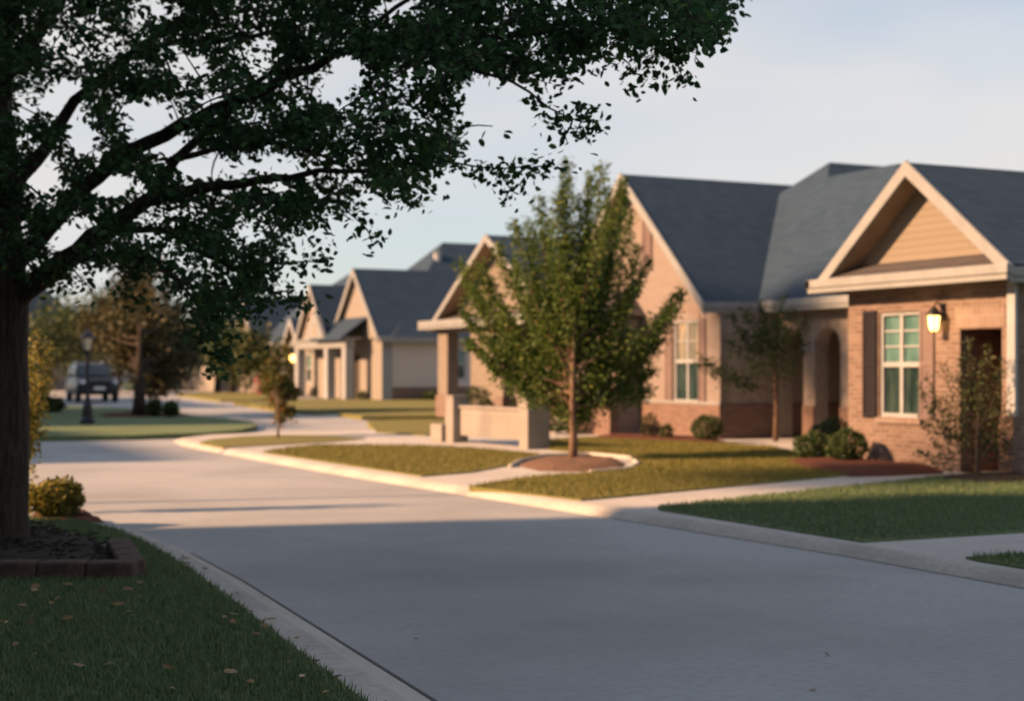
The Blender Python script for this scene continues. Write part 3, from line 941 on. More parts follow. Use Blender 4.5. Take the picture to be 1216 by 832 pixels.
# ------------------------------------------------------------------ third house, twin gables and portico
H3 = empty('cream_house', (26, 72, .1), 'pale cream house with twin steep gables, white portico and broad slate roof', 'house')
X3 = 26.0
MB().wallx(X3, 68.9, 74.6, FL, 3.2, [(72.2, 73.4, FL, 2.4)], .2).build('front_wall', M['stucco'], H3)
MB().box(X3 + .14, X3 + .19, 72.2, 73.4, FL, 2.4).build('door', M['door_dark'], H3)
MB().wally(68.9, X3 + .2, 40, .75, 3.2, [(29.2, 30.6, 1.05, 2.75)], .2).build('side_wall', M['siding_grey'], H3)
MB().box(X3 + .2, 40, 68.85, 69.1, FL, .745).build('side_plinth', M['brick_brown'], H3)
MB().box(X3 - .05, X3 + .5, 68.83, 68.898, FL, 3.15).build('corner_board', M['trim'], H3)
window(H3, 68.94, 29.2, 30.6, 1.05, 2.75, 1, (1, 1), 'pane_teal', 'pane_dark', face='y', fr=.13, muntin=False)
gable_wall(H3, X3 - .15, 72.1, 3.6, 3.3, 6.85, 'stucco', base=3.203)
gable_roof(H3, X3 - .4, 33, 72.1, 3.6, 3.3, 6.85, over=.2, board=.26, extra=.02)
gable_wall(H3, X3 - .9, 77.0, 2.6, 3.3, 6.25, 'stucco', base=3.26)
gable_roof(H3, X3 - 1.15, 33, 77.0, 2.6, 3.3, 6.25, over=.2, board=.26, extra=.05)
MB().box(X3 - .2, X3, 74.6, 79.4, FL, 3.2).build('front_wall', M['stucco'], H3)
# portico
px0 = X3 - 1.3
m = MB().slab([(px0 - .3, 70.6, 3.25), (X3 + .3, 70.6, 4.65), (X3 + .3, 75.2, 4.65), (px0 - .3, 75.2, 3.25)], .12)
m.build('portico_roof', M['shingle'], H3)
MB().box(px0, px0 + .5, 70.7, 79.3, 2.75, 3.18).build('portico_beam', M['trim'], H3)
MB().box(px0 - .12, X3 - .46, 70.6, 79.45, 3.185, 3.25).build('portico_cornice', M['white'], H3)
for (a) in (70.75, 73.6, 78.7):
    MB().box(px0 + .0, px0 + .45, a, a + .55, FL, 2.745).build('column', M['white'], H3, bevel=.02)
m = MB().ext([(px0 - .34, 73.2, 3.26), (px0 - .34, 76.2, 3.26), (px0 - .34, 74.7, 4.75)], (.2, 0, 0))
m.build('portico_gable', M['trim'], H3)
m = MB().lathe((px0 - .35, 74.7, 3.62), [(.25, 0), (.25, .02)], 12)
m = MB().ext([(px0 - .36, 74.35, 3.5), (px0 - .36, 75.05, 3.5), (px0 - .36, 74.7, 4.0)], (.018, 0, 0))
m.build('gable_vent', M['soffit'], H3)
hip_roof(H3, X3 + .3, 41, 68.3, 81.0, 3.26, 8.6, 5.4, 'shingle', name='main_roof')
gutter(H3, [(X3 - .3, 68.4, 3.17), (41, 68.4, 3.17)], 'trim', .2, .12)
m = MB().lathe((30.9, 73.5, 7.4), [(.22, 0), (.22, .5), (.3, .55), (.05, .6)], 10)
m.build('roof_vent', M['white'], H3)

# ------------------------------------------------------------------ fourth house with a lit lamp
H4 = empty('cream_house', (27, 88, .1), 'distant cream house with dark hip roof, tall left gable and one lit porch lamp', 'house')
X4 = 27.0
MB().wallx(X4, 82.6, 98.5, FL, 3.2, [(83.4, 84.4, .8, 2.6), (88.5, 91, FL, 2.4)], .2).build('front_wall', M['stucco'], H4)
window(H4, X4 + .05, 83.4, 84.4, .8, 2.6, 1, (1, 1), 'pane_teal', 'pane_dark', fr=.12, muntin=False)
MB().box(X4 + .1, X4 + .15, 88.5, 91, FL, 2.4).build('garage_door', M['white'], H4)
MB().box(X4 + .2, 40, 82.6, 82.8, FL, 3.2).build('side_wall', M['stucco'], H4)
MB().box(X4 - .06, X4 - .003, 82.5, 83.0, FL, 3.15).build('corner_board', M['white'], H4)
gable_wall(H4, X4 - .4, 95.6, 2.7, 3.25, 6.35, 'stucco', base=3.203)
MB().box(X4 - .4, X4 - .003, 93.0, 98.2, FL, 3.2).build('gable_base_wall', M['stucco'], H4)
gable_roof(H4, X4 - .8, 36, 95.6, 2.7, 3.25, 6.35, over=.35, board=.3)
gable_wall(H4, X4 - .35, 85.3, 1.4, 3.3, 4.7, 'stucco', name='dormer_wall')
gable_roof(H4, X4 - .7, 31, 85.3, 1.4, 3.3, 4.7, over=.3, board=.25, trim='white')
hip_roof(H4, X4 - .3, 41, 82.1, 99, 3.26, 8.0, 5.5, 'shingle', name='main_roof')
gutter(H4, [(X4 - .36, 82.1, 3.2), (X4 - .36, 99, 3.2)], 'trim', .24, .12)
wall_lamp(H4, X4, 86.4, 2.35, 20.0, 1.9)

# ------------------------------------------------------------------ far houses at the end of the street
def far_house(label, x0, x1, y0, y1, zr, wallmat, run=4, gables=()):
    h = empty('far_house', ((x0 + x1) / 2, (y0 + y1) / 2, 0), label, 'house', 'houses at the end of the street')
    wins = []
    k = y0 + 1.2
    while k < y1 - 2:
        wins.append((k, k + 1.1, 1.0, 2.5))
        k += 3.2
    MB().wallx(x0, y0, y1, 0, 3.1, wins, .2).build('front_wall', M[wallmat], h)
    for w in wins:
        window(h, x0 + .05, *w, 1, (1, 1), 'pane_dark', 'pane_dark', fr=.12, muntin=False)
    MB().wally(y0, x0 + .2, x1, 0, 3.1, [(x0 + 2, x0 + 3.2, 1, 2.4)], .2).build('side_wall', M[wallmat], h)
    window(h, y0 + .05, x0 + 2, x0 + 3.2, 1, 2.4, 1, (1, 1), 'pane_dark', 'pane_dark', face='y', fr=.12, muntin=False)
    MB().box(x0 + .2, x1, y1 - .2, y1, 0, 3.1).build('side_wall', M[wallmat], h)
    MB().box(x1 - .2, x1 - .002, y0 + .2, y1 - .2, 0, 3.1).build('rear_wall', M[wallmat], h)
    hip_roof(h, x0 - .5, x1 + .5, y0 - .5, y1 + .5, 3.12, zr, run, 'shingle', ridge='y' if y1 - y0 > x1 - x0 else 'x')
    for (yc, hw, za) in gables:
        gable_wall(h, x0 - .3, yc, hw, 3.15, za, wallmat, base=3.103)
        gable_roof(h, x0 - .7, x0 + 5, yc, hw, 3.15, za, board=.3)
    return h
far_house('far grey house with dark hip roof between the bronze tree and the lamplit house', 27, 38, 106, 121, 7.2, 'stucco', 4.5, [(110, 2.4, 5.6)])
far_house('far grey house behind the golden shrub, left of the parked car', 11.0, 21, 118, 131, 9.5, 'stucco_grey', 4.5, [(121.5, 2.6, 6.5)])
far_house('far pale house low behind the parked car, half hidden by trees', 20, 31, 150, 163, 7.6, 'siding_grey', 4.5)
# houses on the near left side of the street, out of the picture, whose shade falls across the road
def left_house(name, label, x0, x1, y0, y1, ze, zr, mat):
    h = empty(name, ((x0 + x1) / 2, (y0 + y1) / 2, .1), label, 'house')
    MB().box(x0, x1, y0, y1, .0, ze).build('wall', M[mat], h)
    m = MB()
    xc = (x0 + x1) / 2
    for s in (-1, 1):
        m.slab([(xc, y0 - .4, zr), (xc, y1 + .4, zr), (xc + s * (x1 - xc + .5), y1 + .4, ze - .1), (xc + s * (x1 - xc + .5), y0 - .4, ze - .1)], .15)
    m.build('roof', M['shingle'], h)
    m = MB()
    for yy in (y0 - .002, y1 - .1):
        m.ext([(x0 + .1, yy, ze), (x1 - .1, yy, ze), (xc, yy, zr - .2)], (0, .1, 0))
    m.build('gable_wall', M[mat], h)
    y = y0 + 1.5
    while y < y1 - 2:
        window(h, x1 + .05, y, y + 1.2, 1.0, 2.5, 1, (1, 1), 'pane_dark', 'pane_dark', muntin=False)
        y += 3.6
    return h
left_house('tall_house', 'tall brick house across the street beside the large shade tree', -13, -4, -10, 17.2, 7.6, 12.0, 'brick')
left_house('side_house', 'brown gabled house across the street past the crossing', -15, -4, 30.5, 41, 4.2, 7.6, 'stucco')
left_house('side_house', 'grey gabled house farther along the left side of the street', -14, -1, 45, 63, 6.0, 9.8, 'stucco_grey')
left_house('side_house', 'large unseen gabled house at the far left, added to shade the parked car', -12, 4, 67, 90, 5.4, 10.2, 'stucco')  # unseen house, added so the parked car stands in shade

# ------------------------------------------------------------------ big shade tree on the left
TD = 12.9
tree = empty('shade_tree', CW(-4.46, TD, .1), 'large dark leafy shade tree at left, its limbs reaching over the street', 'tree')
def dep_at(px):
    return 12.7 - 2.6 * min(1, max(0, px) / 800)
limbs = [
    # (px, py, depth, radius)
    [(1, 672, 12.9, .36), (0, 648, 12.9, .30), (-1, 612, 12.9, .275), (0, 520, 12.9, .28), (-1, 420, 12.9, .27), (-2, 350, 12.9, .29), (-4, 280, 12.95, .24), (-6, 180, 13, .21), (-2, 60, 13.1, .18), (5, -80, 13.2, .14), (0, -220, 13.2, .10), (20, -360, 13.2, .05)],
    [(-2, 372, 12.9, .2), (28, 345, 12.85, .15), (76, 313, 12.6, .125), (130, 269, 12.3, .105), (177, 240, 12.1, .085), (240, 222, 11.8, .06), (310, 215, 11.5, .045), (380, 205, 11.3, .03), (450, 200, 11.1, .02), (530, 195, 11, .012), (600, 200, 10.9, .007)],
    [(-4, 330, 12.95, .17), (36, 290, 12.9, .12), (97, 227, 12.7, .1), (160, 177, 12.5, .085), (231, 143, 12.1, .075), (269, 122, 11.9, .068), (320, 102, 11.6, .06), (400, 66, 11.2, .05), (485, 39, 10.8, .042), (560, 42, 10.5, .03), (650, 40, 10.3, .022), (740, 35, 10.1, .014), (800, 38, 10, .01), (845, 46, 9.9, .006)],
    [(-5, 250, 13, .14), (42, 190, 13.1, .09), (71, 147, 13.2, .075), (113, 97, 13.2, .062), (168, 55, 13.1, .05), (219, 22, 13, .04), (280, -20, 12.8, .03), (360, -90, 12.6, .018)],
    [(113, 97, 13.2, .05), (168, 60, 12.9, .042), (235, 50, 12.5, .036), (320, 40, 12.2, .028), (400, 10, 12, .02), (470, -30, 11.8, .012)],
    [(177, 240, 12.1, .06), (210, 190, 12, .055), (250, 152, 12.1, .05), (285, 118, 12, .04), (330, 80, 12, .03), (380, 30, 12, .02)],
    [(205, 190, 12, .04), (255, 178, 11.8, .032), (303, 168, 11.6, .026), (378, 180, 11.4, .018), (440, 210, 11.2, .01)],
    [(130, 269, 12.3, .05), (190, 275, 12.1, .038), (240, 300, 11.9, .028), (290, 330, 11.7, .018), (345, 356, 11.5, .008)],
    [(76, 313, 12.6, .045), (140, 300, 12.3, .032), (200, 320, 12, .022), (240, 375, 11.8, .014), (258, 430, 11.7, .006)],
    [(485, 39, 10.8, .03), (540, 70, 10.6, .022), (600, 95, 10.4, .016), (650, 125, 10.3, .01), (690, 145, 10.2, .006)],
    [(400, 66, 11.2, .03), (470, 10, 11, .024), (540, -30, 10.8, .018), (640, -60, 10.6, .012), (740, -50, 10.4, .007)],
    [(-5, 180, 13, .1), (-120, 100, 12.7, .07), (-240, 0, 12.5, .04), (-340, -60, 12.3, .02)],
    [(0, 100, 13, .1), (60, 20, 14.2, .07), (120, -60, 15, .04), (220, -140, 15.6, .02)],
    [(-2, 60, 13, .08), (60, -60, 12.2, .05), (180, -160, 11.6, .03), (320, -220, 11.2, .015)],
]
tm = MB()
nodes, nrad = [], []
for L in limbs:
    P = [W(a, b, c) for a, b, c, r in L]
    rr = [r for *_, r in L]
    # smooth resample with slight wander
    pts, rad = [], []
    for i in range(len(P) - 1):
        p0, p1, p2, p3 = P[max(i - 1, 0)], P[i], P[i + 1], P[min(i + 2, len(P) - 1)]
        k = max(2, int((p2 - p1).length / .18))
        for j in range(k):
            t = j / k
            q = 0.5 * ((2 * p1) + (p2 - p0) * t + (2 * p0 - 5 * p1 + 4 * p2 - p3) * t * t + (3 * p1 - p0 - 3 * p2 + p3) * t ** 3)
            rq = rr[i] + (rr[i + 1] - rr[i]) * t
            if rq < .13:
                q = q + Vector((random.uniform(-1, 1), random.uniform(-1, 1), random.uniform(-1, 1))) * .02
            pts.append(q)
            rad.append(rq)
    pts.append(P[-1])
    rad.append(rr[-1])
    rad = [r * (.9 if r > .2 else .72) for r in rad]
    tm.tube(pts, rad, 12 if rr[0] > .15 else 7)
    for q, r in zip(pts, rad):
        if r < .12:
            nodes.append(q)
            nrad.append(r)

env = [(-260, -420), (500, -380), (760, -260), (850, -60), (858, 20), (845, 48), (790, 62), (720, 72), (650, 95), (590, 85), (548, 110), (550, 165), (530, 200), (470, 228), (420, 240), (385, 262), (340, 275), (332, 335), (290, 372), (262, 405), (232, 385), (205, 330), (130, 330), (70, 325), (20, 320), (-260, 330)]
holes = [(78, 120, 26, 30, .95), (95, 165, 24, 20, .95), (55, 200, 18, 30, .9), (180, 138, 34, 22, .95), (205, 172, 26, 16, .9), (130, 218, 30, 16, .95), (75, 285, 24, 18, .9), (98, 268, 16, 14, .9), (235, 195, 30, 18, .95), (165, 160, 18, 18, .9), (415, 85, 26, 20, .95), (395, 110, 20, 20, .9), (290, 195, 24, 10, .8), (340, 195, 40, 14, .75), (200, 15, 24, 14, .8), (60, 45, 12, 14, .9), (470, 5, 26, 12, .9), (310, 55, 14, 12, .8), (225, 80, 28, 14, .9), (310, 80, 14, 14, .8), (575, 125, 34, 36, 1), (320, 222, 36, 9, .8), (400, 205, 40, 12, .7), (300, 140, 16, 10, .8), (170, 228, 12, 10, .8), (30, 130, 12, 20, .8), (250, 120, 20, 10, .8)]
att = []
ex, ey = RNG.uniform(-260, 860, 16000), RNG.uniform(-420, 440, 16000)
ok = in_poly(ex, ey, env)
cnt_out = 0
for a, b in zip(ex[ok], ey[ok]):
    if len(att) > 2300:
        break
    inside = b > -30 and a > -30
    if not inside:
        if random.random() > .38:
            continue
    elif any(((a - h[0]) / h[2]) ** 2 + ((b - h[1]) / h[3]) ** 2 < 1 and random.random() < h[4] for h in holes):
        continue
    d = dep_at(a) + random.gauss(0, .75) + (.3 if b < 0 else 0)
    att.append(W(a, b, d))
tips = [(385, 312, 11.3), (378, 295, 11.3), (442, 288, 11.2), (432, 268, 11.2), (656, 198, 10.9), (632, 200, 10.9), (612, 230, 10.8), (600, 214, 10.9), (570, 205, 10.9), (682, 160, 10.2), (662, 148, 10.2), (710, 146, 10.2), (690, 132, 10.2), (640, 120, 10.3), (850, 46, 9.9), (835, 40, 9.9), (816, 96, 10), (810, 78, 10), (765, 95, 10.1), (752, 88, 10.1), (740, 70, 10.1), (366, 366, 11.5), (350, 352, 11.5), (335, 345, 11.5), (262, 440, 11.7), (250, 425, 11.7), (225, 398, 11.8), (240, 408, 11.8), (272, 412, 11.8), (492, 245, 11.1), (476, 236, 11.1), (585, 150, 10.6), (830, 12, 9.9), (800, 5, 10), (780, 55, 10), (110, 345, 12.2), (70, 340, 12.4), (55, 330, 12.4), (150, 352, 12.2), (172, 362, 12.1), (290, 395, 11.7), (310, 372, 11.6), (508, 225, 11), (325, 312, 11.4)]
att += [W(*t) for t in tips]
npos = np.array([tuple(p) for p in nodes])
A_ = np.array([tuple(p) for p in att])
dist = np.array([np.min(np.linalg.norm(npos - a, axis=1)) for a in A_])
twm = MB()
lc = []
for i in np.argsort(dist):
    a = A_[i]
    dd = np.linalg.norm(npos - a, axis=1)
    j = int(np.argmin(dd))
    p0 = npos[j]
    L = dd[j]
    if L < .03:
        continue
    k = max(2, int(L / .13) + 1)
    mid = (p0 + a) / 2 + np.array([random.gauss(0, .05), random.gauss(0, .05), .12 * L])
    ts = np.linspace(0, 1, k + 1)[:, None]
    pts = (1 - ts) ** 2 * p0 + 2 * ts * (1 - ts) * mid + ts ** 2 * a
    r0 = min(.017, .006 + .008 * L)
    twm.tube([tuple(p) for p in pts], [r0 + (.0045 - r0) * t for t in np.linspace(0, 1, k + 1)], 4, cap=False)
    npos = np.concatenate([npos, pts[1:]])
    nl = 34
    tt = np.clip(RNG.beta(1.7, 1.0, nl), 0, 1)[:, None]
    q = (1 - tt) ** 2 * p0 + 2 * tt * (1 - tt) * mid + tt ** 2 * a
    q = q + RNG.normal(0, 1, (nl, 3)) * np.array([.075, .075, .055])
    lc.append(q)
tm.add(twm.v, twm.f)
tm.build('trunk', M['bark'], tree, smooth=True)
lc = np.concatenate(lc)
# keep the airy gaps between the limbs open
dep = lc[:, 0] * ST + lc[:, 1] * CT
qx = CX + F * (lc[:, 0] * CT - lc[:, 1] * ST) / dep
qy = HZ - F * (lc[:, 2] - EYE) / dep
keep = np.ones(len(lc), bool)
for h in holes:
    rr = ((qx - h[0]) / h[2]) ** 2 + ((qy - h[1]) / h[3]) ** 2
    keep &= ~((rr < RNG.uniform(.5, 1.3, len(lc))) & (RNG.random(len(lc)) < h[4]))
lc = lc[keep]
leaves('crown', lc, .066, M['leaf_dark'], tree, origin=tuple(tree.location), droop=.45)

# ------------------------------------------------------------------ other trees and shrubs
def plume_tree(root, base, trunk_r, fork_z, tips, leafmat, barkmat, leaf=.06, per=60, spread=.2, start=.3, name_crown='crown'):
    """young tree: ascending branches from the trunk, each feathered with leaves"""
    tm_, c = MB(), []
    top = max(t[2] for t in tips)
    tm_.tube([base, base + Vector((.02, 0, fork_z * .5)), base + Vector((0, .02, fork_z)), base + Vector((.03, 0, (top - base[2]) * .5))], [trunk_r * 1.25, trunk_r, trunk_r * .8, trunk_r * .12], 10)
    for t in tips:
        t = Vector(t)
        h = fork_z + random.uniform(-.15, .9) * (top - base[2] - fork_z) * .35
        h = min(h, (t.z - base.z) * .75)
        p0 = base + Vector((0, 0, max(h, .15)))
        mid = (p0 + t) / 2 + Vector(((t.x - p0.x) * .28, (t.y - p0.y) * .28, -.06 * (t - p0).length))
        n = 8
        P = [(1 - k / n) ** 2 * p0 + 2 * (k / n) * (1 - k / n) * mid + (k / n) ** 2 * t for k in range(n + 1)]
        tm_.tube(P, [trunk_r * .28 * (1 - .85 * k / n) for k in range(n + 1)], 5, cap=False)
        L = (t - p0).length
        m_ = int(per * L)
        tt = RNG.uniform(start, 1.0, m_)
        ta = tt[:, None]
        q = (1 - ta) ** 2 * np.array(p0) + 2 * ta * (1 - ta) * np.array(mid) + ta ** 2 * np.array(t)
        s = spread * (1.15 - .8 * tt) * RNG.uniform(.6, 1.2)
        q += RNG.normal(0, 1, (m_, 3)) * s[:, None] * np.array([1, 1, .9])
        c.append(q)
    tm_.build('trunk', M[barkmat], root, smooth=True)
    c = np.concatenate(c)
    leaves(name_crown, c, leaf, M[leafmat], root, origin=tuple(root.location), droop=-.15)

def tips_px(lst, d, jit=.7):
    return [W(a, b, d + random.uniform(-jit, jit)) for a, b in lst]

b = G(680, 547, .13)
yt = empty('young_tree', b, 'young green tree with feathery upright crown in a round mulch bed by the stone wall', 'tree')
tp = [(674, 190), (668, 215), (690, 230), (714, 195), (722, 225), (740, 213), (748, 250), (640, 232), (628, 262), (612, 262), (650, 262), (700, 262), (590, 290), (568, 312), (548, 312), (562, 342), (550, 368), (556, 405), (580, 330), (596, 360), (575, 420), (600, 440), (630, 330), (660, 310), (692, 318), (725, 300), (758, 290), (770, 310), (752, 340), (808, 345), (790, 378), (780, 405), (775, 440), (748, 462), (770, 462), (720, 380), (640, 400), (620, 460), (655, 350), (735, 420), (710, 440), (700, 350), (664, 482), (690, 486), (676, 470), (700, 474), (655, 470), (684, 455), (610, 310), (745, 390), (640, 440), (800, 362), (700, 205), (660, 235), (735, 245)]
plume_tree(yt, b, .07, .8, tips_px(tp, 26.0, 1.0), 'leaf_mid', 'youngbark', leaf=.072, per=360, spread=.155, start=.2)

b = G(921, 524, .1)
st = empty('slender_tree', b, 'slender dark young tree against the shaded wall left of the arched porch', 'tree')
tp = [(870, 372), (885, 362), (905, 358), (925, 352), (945, 366), (958, 378), (865, 405), (880, 395), (900, 392), (935, 400), (955, 405), (915, 420), (895, 430), (940, 432), (832, 428), (850, 440), (872, 446), (912, 375), (930, 380)]
plume_tree(st, b, .05, 1.5, tips_px(tp, 31.6, .5), 'leaf_bush', 'youngbark', leaf=.08, per=130, spread=.18, start=.35)

b = G(1160, 566, .16)
sh = empty('multistem_shrub', b, 'loose multi-stemmed shrub in front of the brown door on the right', 'shrub')
tp = [(1092, 455), (1100, 440), (1110, 470), (1095, 500), (1088, 535), (1105, 520), (1120, 430), (1135, 445), (1140, 420), (1150, 400), (1155, 440), (1165, 425), (1175, 410), (1185, 440), (1192, 425), (1198, 460), (1203, 480), (1125, 470), (1140, 490), (1160, 470), (1180, 480), (1190, 510), (1125, 510), (1150, 520), (1170, 520), (1110, 548), (1200, 520)]
plume_tree(sh, b, .035, .12, tips_px(tp, 21.3, .35), 'leaf_olive', 'twig', leaf=.052, per=115, spread=.09, start=.3)

# sapling with turning leaves on the small front lawn
b = G(330, 519, .13)
sp = empty('sapling', b, 'thin sapling with orange and green leaves on the small kerbside lawn', 'tree')
tp = [(322, 425), (318, 440), (330, 432), (338, 445), (316, 455), (345, 455), (352, 462), (325, 470), (336, 480), (346, 487), (332, 492), (312, 447), (329, 448), (335, 465)]
plume_tree(sp, b, .025, .7, tips_px(tp, 35.0, .25), 'leaf_orange', 'youngbark', leaf=.085, per=170, spread=.12, start=.5)

b = G(165, 493, .15)
it = empty('bronze_tree', b, 'rounded bronze-green tree in a red mulch bed on the island lawn', 'tree')
tp = [(165, 300), (150, 306), (182, 312), (135, 330), (200, 335), (120, 350), (215, 360), (105, 375), (225, 385), (232, 405), (228, 425), (210, 440), (165, 340), (150, 365), (180, 370), (140, 400), (190, 405), (200, 445), (165, 420), (150, 330), (178, 340), (160, 390), (220, 415), (100, 375), (145, 350), (205, 378), (170, 358)]
plume_tree(it, b, .2, 1.2, tips_px(tp, 54, 1.6), 'leaf_bronze', 'bark', leaf=.16, per=120, spread=.48, start=.22)

def bush(name, c, rx, ry, rz, mat, leaf, n, label, cat='bush', group=None, ragged=.12):
    """clipped or loose bush: leaves through a lumpy shell, short stems inside"""
    root = empty(name, c, label, cat, group)
    d = RNG.normal(size=(n, 3))
    d /= np.linalg.norm(d, axis=1)[:, None]
    lump = 1 + ragged * (np.sin(d[:, 0] * 5 + c[0]) * np.cos(d[:, 1] * 4 + c[1]) + .6 * np.sin(d[:, 2] * 7 + d[:, 0] * 3))
    r = lump * RNG.uniform(.45, 1.0, n) ** .35
    p = d * r[:, None] * np.array([rx, ry, rz])
    p[:, 2] = np.maximum(p[:, 2] + rz * .95, .03)
    st_ = MB()
    for k in range(9):
        g = k * 2.4
        st_.tube([(c[0], c[1], c[2]), (c[0] + .3 * rx * math.cos(g), c[1] + .3 * ry * math.sin(g), c[2] + rz * .7), (c[0] + .65 * rx * math.cos(g), c[1] + .65 * ry * math.sin(g), c[2] + rz * 1.45)], [.02, .013, .005], 5)
    st_.build('stem', M['twig'], root)
    core = MB().lathe((c[0], c[1], c[2] + rz * .95), [(rx * .3, -.88 * rz), (rx * .62, -.6 * rz), (rx * .74, 0), (rx * .6, .5 * rz), (rx * .25, .74 * rz)], 12)
    v, l = leaf_verts(p + np.array(c), leaf, droop=-.1)
    np_mesh('foliage', v, 4, l, M[mat], root, origin=tuple(root.location))
    return root

def bush_px(name, px, py, w, h, mat, leaf, n, label, z=.14, **k):
    """bush whose base shows at (px,py), w x h in picture units"""
    g = G(px, py, z)
    d = F * (EYE - z) / (py - HZ)
    rx = w / 2 / F * d
    return bush(name, tuple(g), rx, rx, h / 2 / F * d, mat, leaf, n, label, **k)

bush_px('round_bush', 1006, 549.5, 46, 42, 'leaf_bush', .05, 2600, 'clipped round bush nearest the window, right of the trio by the arched porch')
bush_px('round_bush', 965, 546, 44, 34, 'leaf_bush', .05, 2300, 'low clipped bush, leftmost of the trio by the arched porch')
bush_px('round_bush', 988, 540, 54, 44, 'leaf_bush', .05, 2600, 'clipped bush behind the other two, right below the porch arch')
bush_px('box_bush', 839, 523, 38, 31, 'leaf_bush', .055, 2200, 'dark clipped box bush at the wall corner below the shuttered window')
bush_px('border_shrub', 772, 520, 22, 30, 'leaf_bronze', .06, 500, 'thin brownish border shrub in the red mulch by the low brick wall')
bush_px('border_shrub', 792, 521, 16, 18, 'leaf_olive', .06, 350, 'small green border plant just left of the dark box bush')
bush_px('round_bush', 664, 513, 60, 42, 'leaf_bush', .07, 2200, 'broad dark bush behind the right post of the stone wall')
bush_px('round_bush', 605, 508, 60, 22, 'leaf_olive', .08, 1500, 'low wide bush peeping over the middle of the stone wall')
bush_px('round_bush', 565, 500, 40, 42, 'leaf_bush', .08, 1500, 'dark bush in the porch shade behind the left post of the stone wall')
bush_px('topiary_bush', 388, 470, 25, 34, 'leaf_bush', .12, 1500, 'round dark bush standing before the white portico columns', z=.1)
bush_px('low_shrub', 381, 471, 28, 14, 'leaf_bush', .12, 700, 'low green shrub spreading at the foot of the portico bush', z=.1)
for (px, py, w, lab) in ((436, 474, 24, 'first low foundation hedge right of the portico'), (462, 474, 22, 'second low foundation hedge under the grey siding wall'), (488, 474.5, 24, 'third low foundation hedge left of the teal window'), (512, 475, 22, 'low foundation hedge directly under the teal window')):
    bush_px('foundation_hedge', px, py, w, 10, 'leaf_bush', .12, 500, lab, z=.1)
bush_px('round_bush', 183, 493.5, 17, 19, 'leaf_bush', .1, 900, 'small round bush just right of the bronze tree trunk', z=.15)
bush_px('round_bush', 203, 494, 17, 18, 'leaf_bush', .1, 900, 'small round bush second to the right of the bronze tree', z=.15)
bush_px('low_shrub', 42, 488, 40, 24, 'leaf_bush', .12, 1300, 'dark low shrub beside the golden shrub on the island lawn', z=.12)
bush_px('low_shrub', 63, 489, 26, 17, 'leaf_bush', .12, 800, 'smaller dark shrub to the left of the lamp post', z=.12)
bush_px('flowering_bush', 306, 470, 10, 26, 'leaf_red', .12, 60, 'small red flowering bush left of the orange sapling', z=.1, cat='shrub')
bush_px('flowering_bush', 346, 466, 20, 22, 'leaf_olive', .1, 500, 'dull flowering bush below the lit porch lamp', z=.1, cat='shrub')
bush_px('golden_bush', 66, 611, 66, 42, 'leaf_gold', .06, 2600, 'round sunlit yellow-green bush beside the big tree trunk', z=.14)
# tall golden shrub behind the trunk
b = G(24, 600, .1)
gs = empty('golden_shrub', b, 'tall golden leafed shrub rising behind the big tree trunk', 'shrub')
tp = [(30, 400), (44, 392), (54, 405), (36, 430), (50, 425), (60, 412), (30, 470), (45, 455), (52, 445), (34, 505), (42, 500), (34, 540), (40, 565), (26, 560), (15, 400), (5, 440), (10, 500), (38, 412)]
plume_tree(gs, b, .03, .1, tips_px(tp, 17.2, .3), 'leaf_gold', 'twig', leaf=.06, per=95, spread=.075, start=.3)

# trees far behind
def back_tree(c, h, r, label, mat='leaf_olive', n=2200, leaf=.32, crown=(.6, .3), tr_=.25):
    root = empty('background_tree', c, label, 'tree', 'trees behind the far houses')
    tm_ = MB()
    tm_.tube([c, (c[0] + .1, c[1], h * .3), (c[0], c[1] + .1, h * .75)], [tr_, tr_ * .8, tr_ * .3], 7)
    C = []
    for k in range(14):
        g, e = random.uniform(0, 6.28), random.uniform(-.5, 1)
        q = np.array([c[0] + r * .62 * math.cos(g) * math.cos(e), c[1] + r * .62 * math.sin(g) * math.cos(e), h * crown[0] + h * crown[1] * math.sin(e)])
        tm_.tube([(c[0], c[1], h * random.uniform(crown[0] - crown[1], crown[0])), tuple(q)], [.08, .03], 5, cap=False)
        s = r * random.uniform(.3, .5)
        C.append(q + RNG.normal(0, 1, (n // 14, 3)) * s * np.array([.75, .75, .6]))
    tm_.build('trunk', M['bark'], root)
    C = np.concatenate(C)
    C[:, 2] = np.maximum(C[:, 2], .4)
    leaves('crown', C, leaf, M[mat], root, origin=tuple(root.location), droop=0)
    return root
for (px, d, h, r, mat, lab) in (
        (92, 100, 6.5, 4, 'leaf_bush', 'dark green tree just behind the parked car'),
        (55, 96, 5.2, 3.4, 'leaf_olive', 'olive tree left of the parked car behind the golden shrub'),
        (140, 112, 6.0, 4, 'leaf_olive', 'olive tree behind the bronze tree, right of the car'),
        (258, 104, 6.0, 3.6, 'leaf_bush', 'dark tree hanging between the far grey house and the lamplit house'),
        (275, 98, 4.2, 2.6, 'leaf_bush', 'low dark tree at the left end of the lamplit house'),
        (312, 90, 4.0, 2.0, 'leaf_olive', 'small pale olive tree before the lamplit house'),
        (200, 140, 6.5, 4.5, 'leaf_bush', 'dark tree far behind the right side of the bronze tree'),
        (20, 130, 7.5, 4.5, 'leaf_bush', 'dark tree at the far left behind the trunk')):
    c = CW((px - CX) / F * d, d, 0)
    back_tree((c.x, c.y, 0), h, r, lab, mat)
